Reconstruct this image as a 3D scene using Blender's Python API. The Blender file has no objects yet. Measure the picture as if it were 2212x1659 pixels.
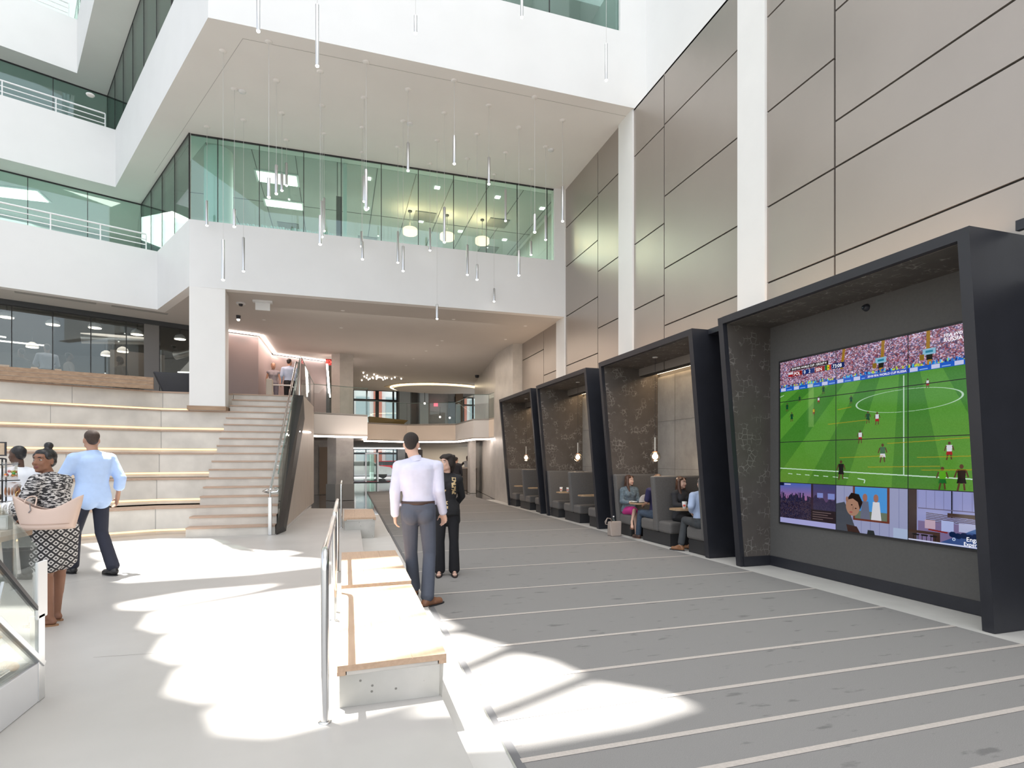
import bpy, bmesh, math, random
import numpy as np
from mathutils import Vector, Matrix, Euler, Quaternion
random.seed(7)
C = bpy.context.scene.collection
PI = math.pi

# ------------------------------------------------------------------ mesh collector
class MB:
    def __init__(s):
        s.v = []; s.f = []; s.m = []; s.sm = []
    def add(s, vs, fs, m=0, smooth=False):
        b = len(s.v); s.v += [tuple(p) for p in vs]
        for f in fs:
            s.f.append([b + i for i in f]); s.m.append(m); s.sm.append(smooth)
        return s
    def box(s, x0, x1, y0, y1, z0, z1, m=0):
        vs = [(x0,y0,z0),(x1,y0,z0),(x1,y1,z0),(x0,y1,z0),(x0,y0,z1),(x1,y0,z1),(x1,y1,z1),(x0,y1,z1)]
        return s.add(vs, [(3,2,1,0),(4,5,6,7),(0,1,5,4),(1,2,6,5),(2,3,7,6),(3,0,4,7)], m)
    def obox(s, c, size, rz=0, m=0, rot=None):
        R = rot if rot is not None else Matrix.Rotation(rz, 3, 'Z')
        c = Vector(c); h = [k/2 for k in size]
        vs = [c + R @ Vector((sx*h[0], sy*h[1], sz*h[2])) for sz in (-1,1) for sx, sy in ((-1,-1),(1,-1),(1,1),(-1,1))]
        return s.add(vs, [(3,2,1,0),(4,5,6,7),(0,1,5,4),(1,2,6,5),(2,3,7,6),(3,0,4,7)], m)
    def extr(s, poly, vec, m=0, mside=None):
        poly = [Vector(p) for p in poly]; vec = Vector(vec); n = len(poly)
        nrm = Vector((0,0,0))
        for i in range(n): nrm += poly[i].cross(poly[(i+1) % n])
        if nrm.dot(vec) < 0: poly.reverse()
        vs = poly + [p + vec for p in poly]
        s.add(vs, [list(range(n-1, -1, -1)), list(range(n, 2*n))], m)
        s.add(vs, [(i, (i+1) % n, n + (i+1) % n, n + i) for i in range(n)], m if mside is None else mside)
        return s
    def prism(s, xy, z0, z1, m=0, mside=None):
        return s.extr([(p[0], p[1], z0) for p in xy], (0,0,z1-z0), m, mside)
    def hexa(s, a, b, m=0):     # two quads (bottom a, top b)
        return s.add(list(a)+list(b), [(3,2,1,0),(4,5,6,7),(0,1,5,4),(1,2,6,5),(2,3,7,6),(3,0,4,7)], m)
    def tube(s, pts, r, n=10, m=0, smooth=True, closed=False):
        pts = [Vector(p) for p in pts]; k = len(pts); rs = r if isinstance(r, (list, tuple)) else [r]*k
        vs = []; up = None
        for i, p in enumerate(pts):
            if closed: t = (pts[(i+1) % k] - pts[i-1]).normalized()
            else:
                a = pts[max(i-1, 0)]; b = pts[min(i+1, k-1)]; t = (b-a).normalized()
            if up is None:
                up = Vector((0,0,1)) if abs(t.z) < .9 else Vector((1,0,0))
            u = (up - t*up.dot(t))
            if u.length < 1e-6: u = t.orthogonal()
            u.normalize(); w = t.cross(u); up = u
            for j in range(n):
                a = 2*PI*j/n; vs.append(p + (u*math.cos(a) + w*math.sin(a))*rs[i])
        fs = []
        for i in range(k if closed else k-1):
            for j in range(n):
                a = i*n + j; b = i*n + (j+1) % n; c = ((i+1) % k)*n + (j+1) % n; d = ((i+1) % k)*n + j
                fs.append((a, b, c, d))
        s.add(vs, fs, m, smooth)
        if not closed: s.add(vs, [list(range(n-1,-1,-1)), list(range((k-1)*n, k*n))], m)
        return s
    def cyl(s, p0, p1, r, n=16, m=0): return s.tube([p0, p1], r, n, m)
    def lathe(s, prof, c=(0,0,0), n=20, m=0, smooth=True):
        c = Vector(c); vs = []; k = len(prof)
        for r, z in prof:
            for j in range(n):
                a = 2*PI*j/n; vs.append(c + Vector((r*math.cos(a), r*math.sin(a), z)))
        fs = [(i*n+j, i*n+(j+1) % n, (i+1)*n+(j+1) % n, (i+1)*n+j) for i in range(k-1) for j in range(n)]
        s.add(vs, fs, m, smooth); s.add(vs, [list(range(n-1,-1,-1)), list(range((k-1)*n, k*n))], m)
        return s
    def ell(s, c, r, rot=None, nu=14, nv=9, m=0):
        c = Vector(c); R = rot if rot is not None else Matrix.Identity(3)
        if not hasattr(r, '__len__'): r = (r, r, r)
        vs = []
        for i in range(nv+1):
            t = PI*i/nv
            for j in range(nu):
                a = 2*PI*j/nu
                vs.append(c + R @ Vector((r[0]*math.sin(t)*math.cos(a), r[1]*math.sin(t)*math.sin(a), r[2]*math.cos(t))))
        fs = [((i+1)*nu+j, (i+1)*nu+(j+1) % nu, i*nu+(j+1) % nu, i*nu+j) for i in range(nv) for j in range(nu)]
        return s.add(vs, fs, m, True)
    def cap(s, p0, p1, r0, r1, n=12, m=0):   # capsule with round ends and taper
        p0 = Vector(p0); p1 = Vector(p1); t = p1-p0; L = t.length
        if L < 1e-6: return s.ell(p0, r0)
        t.normalize(); pts = []; rs = []
        for a in (-80, -50, -20): pts.append(p0 + t*r0*math.sin(math.radians(a))); rs.append(r0*math.cos(math.radians(a)))
        for a in (20, 50, 80): pts.append(p1 + t*r1*math.sin(math.radians(a))); rs.append(r1*math.cos(math.radians(a)))
        return s.tube(pts, rs, n, m)
    def loft(s, rings, n=18, m=0):           # rings: (center, rx, ry, rotz) horizontal ellipses
        vs = []
        for c, rx, ry, rz in rings:
            c = Vector(c)
            for j in range(n):
                a = 2*PI*j/n
                # squircle section, wider than a plain ellipse
                ca, sa = math.cos(a), math.sin(a)
                x = rx*math.copysign(abs(ca)**.85, ca); y = ry*math.copysign(abs(sa)**.85, sa)
                vs.append(c + Vector((x*math.cos(rz)-y*math.sin(rz), x*math.sin(rz)+y*math.cos(rz), 0)))
        k = len(rings)
        fs = [(i*n+j, i*n+(j+1) % n, (i+1)*n+(j+1) % n, (i+1)*n+j) for i in range(k-1) for j in range(n)]
        s.add(vs, fs, m, True); s.add(vs, [list(range(n-1,-1,-1)), list(range((k-1)*n, k*n))], m, True)
        return s
    def sheet(s, grid, m=0, smooth=True):
        nr = len(grid); nc = len(grid[0]); vs = [p for row in grid for p in row]
        fs = [(i*nc+j, i*nc+j+1, (i+1)*nc+j+1, (i+1)*nc+j) for i in range(nr-1) for j in range(nc-1)]
        return s.add(vs, fs, m, smooth)
    def build(s, name, mats, parent=None, bevel=0, seg=2, solid=0):
        me = bpy.data.meshes.new(name)
        off = Vector((0,0,0))
        p = parent
        while p is not None: off += p.location; p = p.parent
        me.from_pydata([(a-off.x, b-off.y, c-off.z) for a, b, c in s.v], [], s.f)
        if not isinstance(mats, (list, tuple)): mats = [mats]
        for mt in mats: me.materials.append(mt)
        me.polygons.foreach_set('material_index', s.m); me.polygons.foreach_set('use_smooth', s.sm)
        me.update()
        o = bpy.data.objects.new(name, me); C.objects.link(o)
        if parent is not None: o.parent = parent
        if solid:
            md = o.modifiers.new('solid', 'SOLIDIFY'); md.thickness = solid; md.offset = 0
        if bevel:
            md = o.modifiers.new('bev', 'BEVEL'); md.width = bevel; md.segments = seg; md.limit_method = 'ANGLE'; md.harden_normals = False
        return o

def tag(o, label=None, cat=None, group=None, kind=None):
    if label: o['label'] = label
    if cat: o['category'] = cat
    if group: o['group'] = group
    if kind: o['kind'] = kind
    return o
def empty(name, loc, label=None, cat=None, group=None):
    o = bpy.data.objects.new(name, None); C.objects.link(o); o.location = loc; o.empty_display_size = .1
    return tag(o, label, cat, group)
def struct(name, mb, mats, **k):
    return tag(mb.build(name, mats, **k), kind='structure')
def dup(root, loc, label=None, group=None, rz=None):
    def cp(o, par):
        c = o.copy(); C.objects.link(c); c.parent = par
        for ch in o.children: cp(ch, c)
        return c
    c = cp(root, None); c.location = loc
    if rz is not None: c.rotation_euler = (0, 0, rz)
    if label: c['label'] = label
    if group: c['group'] = group
    return c

# ------------------------------------------------------------------ materials
def newmat(name):
    m = bpy.data.materials.new(name); m.use_nodes = True
    nt = m.node_tree; b = nt.nodes['Principled BSDF']
    return m, nt, b
def N(nt, t, **k):
    n = nt.nodes.new(t)
    for a, v in k.items(): setattr(n, a, v)
    return n
def col(h):
    if isinstance(h, str):
        h = h.lstrip('#'); v = [int(h[i:i+2], 16)/255 for i in (0,2,4)]
        return tuple((c/12.92 if c <= .04045 else ((c+.055)/1.055)**2.4) for c in v) + (1,)
    return tuple(h) + (1,) if len(h) == 3 else h
def mat(name, c, rough=.6, metal=0, var=0, scale=8, bump=0, stretch=None, spec=None, c2=None, emit=None, es=0, detail=4, bscale=None, coat=0):
    m, nt, b = newmat(name); c = col(c)
    b.inputs['Roughness'].default_value = rough; b.inputs['Metallic'].default_value = metal
    if spec is not None: b.inputs['Specular IOR Level'].default_value = spec
    if coat: b.inputs['Coat Weight'].default_value = coat
    b.inputs['Base Color'].default_value = c
    if var or c2 or bump:
        tc = N(nt, 'ShaderNodeTexCoord'); mp = N(nt, 'ShaderNodeMapping')
        nt.links.new(tc.outputs['Object'], mp.inputs['Vector'])
        if stretch: mp.inputs['Scale'].default_value = stretch
        nz = N(nt, 'ShaderNodeTexNoise'); nz.inputs['Scale'].default_value = scale; nz.inputs['Detail'].default_value = detail
        nt.links.new(mp.outputs[0], nz.inputs['Vector'])
        if var or c2:
            mx = N(nt, 'ShaderNodeMix', data_type='RGBA')
            d = col(c2) if c2 else tuple(max(0, k*(1-var)) for k in c[:3]) + (1,)
            e = c if c2 else tuple(min(1, k*(1+var)) for k in c[:3]) + (1,)
            mx.inputs[6].default_value = d; mx.inputs[7].default_value = e
            mr = N(nt, 'ShaderNodeMapRange'); mr.inputs[1].default_value = .3; mr.inputs[2].default_value = .7
            nt.links.new(nz.outputs[0], mr.inputs[0]); nt.links.new(mr.outputs[0], mx.inputs[0])
            nt.links.new(mx.outputs[2], b.inputs['Base Color'])
        if bump:
            bp = N(nt, 'ShaderNodeBump'); bp.inputs['Strength'].default_value = bump; bp.inputs['Distance'].default_value = .01
            if bscale:
                n2 = N(nt, 'ShaderNodeTexNoise'); n2.inputs['Scale'].default_value = bscale; nt.links.new(mp.outputs[0], n2.inputs['Vector']); nz = n2
            nt.links.new(nz.outputs[0], bp.inputs['Height']); nt.links.new(bp.outputs[0], b.inputs['Normal'])
    if emit:
        b.inputs['Emission Color'].default_value = col(emit); b.inputs['Emission Strength'].default_value = es
    return m
def emis(name, c, s):
    m = bpy.data.materials.new(name); m.use_nodes = True; nt = m.node_tree; nt.nodes.clear()
    e = N(nt, 'ShaderNodeEmission'); e.inputs[0].default_value = col(c); e.inputs[1].default_value = s
    o = N(nt, 'ShaderNodeOutputMaterial'); nt.links.new(e.outputs[0], o.inputs[0]); return m
def glass(name, tint, refl=.12, rough=.02, mx_=.85):
    m = bpy.data.materials.new(name); m.use_nodes = True; nt = m.node_tree; nt.nodes.clear()
    t = N(nt, 'ShaderNodeBsdfTransparent'); t.inputs[0].default_value = col(tint)
    g = N(nt, 'ShaderNodeBsdfGlossy'); g.inputs['Roughness'].default_value = rough; g.inputs[0].default_value = (.9,.95,.93,1)
    lw = N(nt, 'ShaderNodeLayerWeight'); lw.inputs[0].default_value = .25
    mr = N(nt, 'ShaderNodeMapRange'); mr.inputs[3].default_value = refl; mr.inputs[4].default_value = mx_
    nt.links.new(lw.outputs['Fresnel'], mr.inputs[0])
    mx = N(nt, 'ShaderNodeMixShader'); nt.links.new(mr.outputs[0], mx.inputs[0]); nt.links.new(t.outputs[0], mx.inputs[1]); nt.links.new(g.outputs[0], mx.inputs[2])
    o = N(nt, 'ShaderNodeOutputMaterial'); nt.links.new(mx.outputs[0], o.inputs[0]); return m

M = {}
M['white'] = mat('white_plaster', (.74,.75,.75), .7, var=.015, scale=1.5)
M['white_warm'] = mat('white_column_paint', (.76,.76,.745), .55, var=.015, scale=2)
M['soffit'] = mat('soffit_paint', (.78,.765,.74), .8, var=.02, scale=1)
M['dim_ceiling'] = mat('shaded_ceiling_paint', (.54,.51,.475), .8, var=.03, scale=.6)  # white paint darkened, the falloff of light is put into its colour
M['panel'] = mat('bronze_metal_panel', (.39,.35,.315), .36, metal=.55, var=.05, scale=.5)
M['seam'] = mat('panel_seam', (.03,.028,.026), .8)
M['floor_conc'] = mat('polished_concrete', (.43,.415,.395), .42, var=.07, scale=1.3, detail=8, bump=.03)
M['kerb'] = mat('pale_precast_concrete', (.55,.54,.52), .6, var=.04, scale=3)
M['strip_floor'] = mat('pale_floor_strip', (.55,.54,.51), .5, var=.06, scale=3)
M['stone_floor'] = mat('dark_polished_stone', (.13,.125,.12), .05, var=.12, scale=2, spec=.9)
def carpet_mat():
    m, nt, b = newmat('grey_carpet')
    tc = N(nt, 'ShaderNodeTexCoord')
    a = N(nt, 'ShaderNodeTexNoise'); a.inputs['Scale'].default_value = 230; a.inputs['Detail'].default_value = 3
    c = N(nt, 'ShaderNodeTexNoise'); c.inputs['Scale'].default_value = 3.2; c.inputs['Detail'].default_value = 9
    mp = N(nt, 'ShaderNodeMapping'); mp.inputs['Scale'].default_value = (1.2,3.5,1)
    nt.links.new(tc.outputs['Object'], a.inputs['Vector']); nt.links.new(tc.outputs['Object'], mp.inputs['Vector']); nt.links.new(mp.outputs[0], c.inputs['Vector'])
    r1 = N(nt, 'ShaderNodeValToRGB'); r1.color_ramp.elements[0].position = .30; r1.color_ramp.elements[0].color = (.185,.18,.176,1)
    r1.color_ramp.elements[1].position = .37; r1.color_ramp.elements[1].color = (.285,.277,.268,1)
    nt.links.new(c.outputs[0], r1.inputs[0])
    mx = N(nt, 'ShaderNodeMix', data_type='RGBA', blend_type='MULTIPLY'); mx.inputs[0].default_value = .5
    nt.links.new(r1.outputs[0], mx.inputs[6]); nt.links.new(a.outputs[0], mx.inputs[7]); 
    hs = N(nt, 'ShaderNodeBrightContrast'); hs.inputs[1].default_value = .028; nt.links.new(mx.outputs[2], hs.inputs[0])
    nt.links.new(hs.outputs[0], b.inputs['Base Color']); b.inputs['Roughness'].default_value = .95; b.inputs['Specular IOR Level'].default_value = .1
    bp = N(nt, 'ShaderNodeBump'); bp.inputs['Strength'].default_value = .25; bp.inputs['Distance'].default_value = .004
    nt.links.new(a.outputs[0], bp.inputs['Height']); nt.links.new(bp.outputs[0], b.inputs['Normal'])
    return m
M['carpet'] = carpet_mat()
M['stripe'] = mat('carpet_stripe', (.46,.42,.385), .95, var=.08, scale=60)
M['carpet_edge'] = mat('carpet_border', (.14,.14,.145), .9)
M['black'] = mat('booth_black_laminate', (.022,.023,.030), .42, var=.1, scale=3)
M['black2'] = mat('dark_plinth', (.028,.028,.03), .6)
M['grey_board'] = mat('grey_felt_board', (.105,.102,.098), .85, var=.05, scale=30)
def wallpaper():
    m, nt, b = newmat('hexagon_wallpaper')
    tc = N(nt, 'ShaderNodeTexCoord')
    vo = N(nt, 'ShaderNodeTexVoronoi', feature='DISTANCE_TO_EDGE'); vo.inputs['Scale'].default_value = 13; vo.inputs['Randomness'].default_value = .6
    nz = N(nt, 'ShaderNodeTexNoise'); nz.inputs['Scale'].default_value = 5.5; nz.inputs['Detail'].default_value = 5
    n2 = N(nt, 'ShaderNodeTexNoise'); n2.inputs['Scale'].default_value = 3; n2.inputs['Detail'].default_value = 8
    for n in (vo, nz, n2): nt.links.new(tc.outputs['Object'], n.inputs['Vector'])
    lt = N(nt, 'ShaderNodeMapRange'); lt.inputs[1].default_value = .02; lt.inputs[2].default_value = .07; lt.inputs[3].default_value = 1; lt.inputs[4].default_value = 0
    nt.links.new(vo.outputs['Distance'], lt.inputs[0])
    gt = N(nt, 'ShaderNodeMapRange'); gt.inputs[1].default_value = .5; gt.inputs[2].default_value = .6; nt.links.new(nz.outputs[0], gt.inputs[0])
    mu = N(nt, 'ShaderNodeMath', operation='MULTIPLY'); nt.links.new(lt.outputs[0], mu.inputs[0]); nt.links.new(gt.outputs[0], mu.inputs[1])
    base = N(nt, 'ShaderNodeMix', data_type='RGBA'); base.inputs[6].default_value = (.066,.056,.049,1); base.inputs[7].default_value = (.125,.109,.098,1)
    nt.links.new(n2.outputs[0], base.inputs[0])
    mx = N(nt, 'ShaderNodeMix', data_type='RGBA'); mx.inputs[7].default_value = (.235,.215,.20,1)
    nt.links.new(mu.outputs[0], mx.inputs[0]); nt.links.new(base.outputs[2], mx.inputs[6]); nt.links.new(mx.outputs[2], b.inputs['Base Color'])
    b.inputs['Roughness'].default_value = .75
    return m
M['paper'] = wallpaper()
def stone_panels(name, c, c2, bw=.6, bh=.6, rough=.5):
    m, nt, b = newmat(name); tc = N(nt, 'ShaderNodeTexCoord')
    nz = N(nt, 'ShaderNodeTexNoise'); nz.inputs['Scale'].default_value = 2.2; nz.inputs['Detail'].default_value = 9; nz.inputs['Roughness'].default_value = .65
    nt.links.new(tc.outputs['Object'], nz.inputs['Vector'])
    mx = N(nt, 'ShaderNodeMix', data_type='RGBA'); mx.inputs[6].default_value = col(c2); mx.inputs[7].default_value = col(c)
    mr = N(nt, 'ShaderNodeMapRange'); mr.inputs[1].default_value = .35; mr.inputs[2].default_value = .62; nt.links.new(nz.outputs[0], mr.inputs[0]); nt.links.new(mr.outputs[0], mx.inputs[0])
    nt.links.new(mx.outputs[2], b.inputs['Base Color']); b.inputs['Roughness'].default_value = rough
    return m
M['booth_stone'] = stone_panels('booth_stone_panel', (.36,.34,.31), (.27,.255,.235))
M['pier_stone'] = stone_panels('pale_stone_cladding', (.50,.47,.43), (.42,.395,.365), rough=.35)
M['lobby_stone'] = stone_panels('lobby_grey_stone', (.34,.325,.31), (.27,.26,.25), rough=.3)
M['fabric'] = mat('grey_upholstery', (.135,.128,.122), .9, var=.08, scale=60, bump=.1)
M['conc'] = mat('board_marked_concrete', (.62,.585,.53), .75, var=.12, scale=2.4, detail=9, bump=.06)
def conc_pits():
    m, nt, b = newmat('pitted_concrete'); tc = N(nt, 'ShaderNodeTexCoord')
    nz = N(nt, 'ShaderNodeTexNoise'); nz.inputs['Scale'].default_value = 2.0; nz.inputs['Detail'].default_value = 10; nt.links.new(tc.outputs['Object'], nz.inputs['Vector'])
    vo = N(nt, 'ShaderNodeTexVoronoi'); vo.inputs['Scale'].default_value = 13; nt.links.new(tc.outputs['Object'], vo.inputs['Vector'])
    pt = N(nt, 'ShaderNodeMapRange'); pt.inputs[1].default_value = .07; pt.inputs[2].default_value = .11; nt.links.new(vo.outputs['Distance'], pt.inputs[0])
    mx = N(nt, 'ShaderNodeMix', data_type='RGBA'); mx.inputs[6].default_value = (.43,.42,.385,1); mx.inputs[7].default_value = (.57,.55,.51,1)
    mr = N(nt, 'ShaderNodeMapRange'); mr.inputs[1].default_value = .35; mr.inputs[2].default_value = .65; nt.links.new(nz.outputs[0], mr.inputs[0]); nt.links.new(mr.outputs[0], mx.inputs[0])
    m2 = N(nt, 'ShaderNodeMix', data_type='RGBA'); m2.inputs[6].default_value = (.2,.19,.17,1); nt.links.new(pt.outputs[0], m2.inputs[0]); nt.links.new(mx.outputs[2], m2.inputs[7])
    nt.links.new(m2.outputs[2], b.inputs['Base Color']); b.inputs['Roughness'].default_value = .7
    return m
M['pit'] = conc_pits()
def wood(name, c, c2, axis='X', scale=3, rough=.5, planks=0):
    m, nt, b = newmat(name); tc = N(nt, 'ShaderNodeTexCoord'); mp = N(nt, 'ShaderNodeMapping')
    k = {'X': (1,14,14), 'Y': (14,1,14), 'Z': (14,14,1)}[axis]; mp.inputs['Scale'].default_value = k
    nz = N(nt, 'ShaderNodeTexNoise'); nz.inputs['Scale'].default_value = scale; nz.inputs['Detail'].default_value = 6
    nt.links.new(tc.outputs['Object'], mp.inputs['Vector']); nt.links.new(mp.outputs[0], nz.inputs['Vector'])
    mx = N(nt, 'ShaderNodeMix', data_type='RGBA'); mx.inputs[6].default_value = col(c2); mx.inputs[7].default_value = col(c)
    mr = N(nt, 'ShaderNodeMapRange'); mr.inputs[1].default_value = .3; mr.inputs[2].default_value = .7; nt.links.new(nz.outputs[0], mr.inputs[0]); nt.links.new(mr.outputs[0], mx.inputs[0])
    nt.links.new(mx.outputs[2], b.inputs['Base Color']); b.inputs['Roughness'].default_value = rough
    return m
M['oak'] = wood('pale_oak_boards', (.56,.39,.27), (.47,.32,.215), 'Y')
M['oak_nose'] = wood('oak_stair_nosing', (.45,.32,.24), (.36,.25,.185), 'X')
M['oak_back'] = wood('oak_bench_boards', (.40,.27,.17), (.26,.165,.10), 'X', 2)
M['ash_wall'] = wood('grey_ash_cladding', (.60,.53,.47), (.47,.41,.355), 'Z', 2)
M['table'] = wood('oak_table_top', (.42,.29,.17), (.33,.22,.13), 'X')
M['steel'] = mat('brushed_stainless_steel', (.72,.72,.72), .22, metal=1)
M['steel2'] = mat('satin_aluminium', (.66,.67,.68), .33, metal=.9)
M['paint_rail'] = mat('white_painted_rail', (.8,.81,.82), .4)
M['gasket'] = mat('black_gasket', (.02,.02,.022), .5)
M['mullion'] = mat('dark_bronze_mullion', (.055,.06,.065), .4, metal=.3)
M['g_green'] = glass('green_tinted_glass', (.76,.90,.86), .07)
M['g_clear'] = glass('clear_glass', (.90,.95,.93), .05)
M['g_cafe'] = glass('cafe_glass', (.84,.86,.86), .05)
M['g_case'] = glass('case_clear_glass', (.975,.985,.98), .03, mx_=.35)
M['g_bulb'] = glass('amber_globe_glass', (.88,.72,.60), .08)
M['led'] = emis('led_strip_white', (1,.86,.78), 14)
M['led_warm'] = emis('led_strip_warm', (1,.64,.31), 2.0)
M['led_booth'] = emis('led_strip_booth', (1,.72,.42), 7)
M['bulb'] = emis('lit_bulb', (1,.84,.70), 5)
M['lamp_tip'] = emis('pendant_lens', (1,.97,.92), 9)
M['troffer'] = emis('troffer_diffuser', (1,.96,.84), 4.5)
M['drum'] = emis('glowing_drum_shade', (1,.66,.42), 2.2)
M['lamp_disc'] = emis('cafe_lamp_disc', (1,.86,.66), 5)
M['red_exit'] = emis('exit_sign_red', (1,.09,.07), 2.5)
M['dark_int'] = mat('dark_interior_wall', (.09,.085,.085), .8)
M['mauve'] = mat('mauve_grey_wall', (.27,.225,.225), .7, var=.03, scale=1)
M['office'] = mat('office_grey_wall', (.40,.42,.41), .8)
M['tile_ceiling'] = mat('office_ceiling_tile', (.50,.50,.48), .8)
M['cream'] = mat('cream_balcony_board', (.78,.67,.56), .6, var=.02, scale=1)
M['greyboard'] = mat('grey_balcony_board', (.66,.64,.62), .6)
# ------------------------------------------------------------------ camera
cam = bpy.data.cameras.new('camera'); co = bpy.data.objects.new('camera', cam); C.objects.link(co)
co.location = (0, 0, 1.54); co.rotation_euler = (PI/2, 0, -math.radians(17.2815))
cam.sensor_width = 36; cam.lens = 36*1215/2212; cam.shift_y = 163.5/2212; cam.clip_end = 300
bpy.context.scene.camera = co

Z1, Z2, Z3, Z4, Z5 = 5.55, 7.10, 9.12, 10.71, 12.72     # soffit, sill, soffit, sill, soffit of the storeys
XW = 6.13

# ------------------------------------------------------------------ ground
struct('floor', MB().box(-16, 8, -6, 46, -.25, -.012), M['stone_floor'])
def cx(Y): return .80 + .0195*Y if Y < 12 else 1.034 + (Y-12)*.0207
cp = MB()
ys = [-2, 1.6, 1.98, 2.385, 2.73, 3.20, 3.757, 4.47, 5.345, 6.41, 7.765, 9.415, 11.55, 13.7, 16.0, 18.6, 21.4, 24.6, 28]
cp.add([(cx(-2),-2,0),(5.46,-2,0),(5.46,28,0),(cx(28),28,0)], [(0,1,2,3)], 0)
cp.add([(cx(-2),-2,-.012),(5.46,-2,-.012),(5.46,28,-.012),(cx(28),28,-.012)], [(3,2,1,0)], 0)
for y in ys[1:-1]:
    x0 = cx(y)+.045
    cp.add([(x0,y-.022,.0022),(5.46,y-.022,.0022),(5.46,y+.022,.0022),(x0,y+.022,.0022)], [(0,1,2,3)], 1)
cp.add([(cx(-2),-2,.0012),(cx(-2)+.05,-2,.0012),(cx(28)+.05,28,.0012),(cx(28),28,.0012)], [(0,1,2,3)], 2)
tag(cp.build('carpet', [M['carpet'], M['stripe'], M['carpet_edge']]), 'long grey carpet runner with thin pale cross stripes beside the booths', 'carpet')
struct('floor', MB().box(5.46, 6.8, -2, 21, -.05, -.004), M['strip_floor'])
# raised concrete floor and its lower tread along the carpet
edge = [(.60,-3), (.572,3.2), (.50,6.0), (.375,8.62), (.445,11.72), (.50,13.3), (.84,16.1)]
up = [(-14,-6), (.62,-6)] + edge + [(-.70,16.7), (-.72,17.6), (-14,17.6)]
struct('floor', MB().prism(up, -.01, .18), M['floor_conc'], bevel=.006)
tread = [(.55,-3), (.50,3.2), (.45,6), (.33,8.6), (.40,11.7), (.45,13.3), (.80,16.1), (cx(16.1)-.004,16.1), (cx(12)-.004,12), (cx(-3)-.004,-3)]
struct('floor', MB().prism(tread, -.011, .008), M['kerb'])
struct('trim_1', MB().extr([(cx(-3)-.012,-3,0),(cx(-3)-.001,-3,0),(cx(-3)-.001,-3,.014),(cx(-3)-.012,-3,.014)], (cx(12)-cx(-3),15,0)), M['steel2'])
# fine saw cuts in the concrete floor
def cut(a, b, w=.006):
    a = Vector(a); b = Vector(b); d = (b-a).normalized(); n = Vector((-d.y, d.x, 0))*w/2
    m = MB(); m.add([a-n, b-n, b+n, a+n], [(0,1,2,3)]); return m
for i, (a, b) in enumerate([((-2.62,7.55,.1806),(-3.9,6.45,.1806)), ((-2.62,7.55,.1806),(-1.9,8.35,.1806)), ((-1.60,4.55,.1806),(-.15,4.43,.1806)), ((-1.95,10.6,.1806),(-1.0,11.05,.1806))]):
    struct('trim_%d' % (i+2), cut(a, b), mat('saw_cut', (.30,.29,.27), .8))

# ------------------------------------------------------------------ right wall: columns, bronze panels, white upper wall
cols = [(-1.2,-.6), (2.9,3.5), (6.89,7.49), (10.83,11.46), (14.63,15.25), (18.5,19.1)]
for y0, y1 in cols:
    m = MB().box(6.09, 6.45, y0, y1, 3.2, 9.12 if y0 > 10 else 19.9)
    if y0 == 18.5: continue
    o = m.build('wall_column', M['white_warm']); tag(o, kind='structure')
def panel_wall(Y0, Y1, z1, seams_v, hs):
    """hs: list of (ya,yb,[z...]) horizontal joints"""
    g = .013; m = MB()
    m.box(6.16, 6.3, Y0, Y1, 3.3, z1, 1)
    vs = [Y0] + seams_v + [Y1]
    for (ya, yb), zs in zip(zip(vs[:-1], vs[1:]), hs):
        zz = [3.3] + zs + [z1]
        for a, b in zip(zz[:-1], zz[1:]):
            m.box(6.13, 6.165, ya + (g if ya != Y0 else 0), yb - (g if yb != Y1 else 0), a+g, b-g if b != z1 else b, 0)
    struct('wall_right', m, [M['panel'], M['seam']])
W = lambda z: 1.54 + (z-1.54)*.9504
panel_wall(3.5, 6.89, 9.12, [5.69], [[W(4.31), W(5.50), W(6.125), W(7.62)], [W(4.31), W(5.50), W(6.99), W(8.48)]])
panel_wall(-.6, 2.9, 9.12, [1.6], [[W(4.31), W(5.50), W(6.125), W(7.62)], [W(4.31), W(5.50), W(6.99), W(8.48)]])
panel_wall(7.49, 10.83, 9.12, [9.65], [[W(4.305), W(5.48), W(6.97), W(8.45)], [W(4.94), W(6.42), W(8.42)]])
panel_wall(11.46, 14.63, 9.12, [12.59], [[W(4.94), W(6.41), W(8.41)], [W(4.30), W(5.76), W(7.225), W(8.37)]])
panel_wall(15.25, 18.5, Z1, [16.39], [[W(4.29)], [W(5.146)]])
struct('wall_right', MB().box(6.42, 6.7, -6, 10.85, 9.12, 20), M['white'])
struct('wall_right', MB().box(6.13, 6.7, -6, 10.85, 9.08, 9.119), M['panel'])
struct('wall_right', MB().box(6.62, 6.8, -6, 21, -.02, 3.7), M['dark_int'])
struct('ceiling', MB().box(6.2, 6.8, -6, 21, 3.58, 3.66), M['dark_int'])
cv = MB().box(6.30, 6.36, -6, 10.7, 9.125, 9.15); struct('trim_6', cv, emis('cove_glow', (1,.86,.70), 3))

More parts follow.
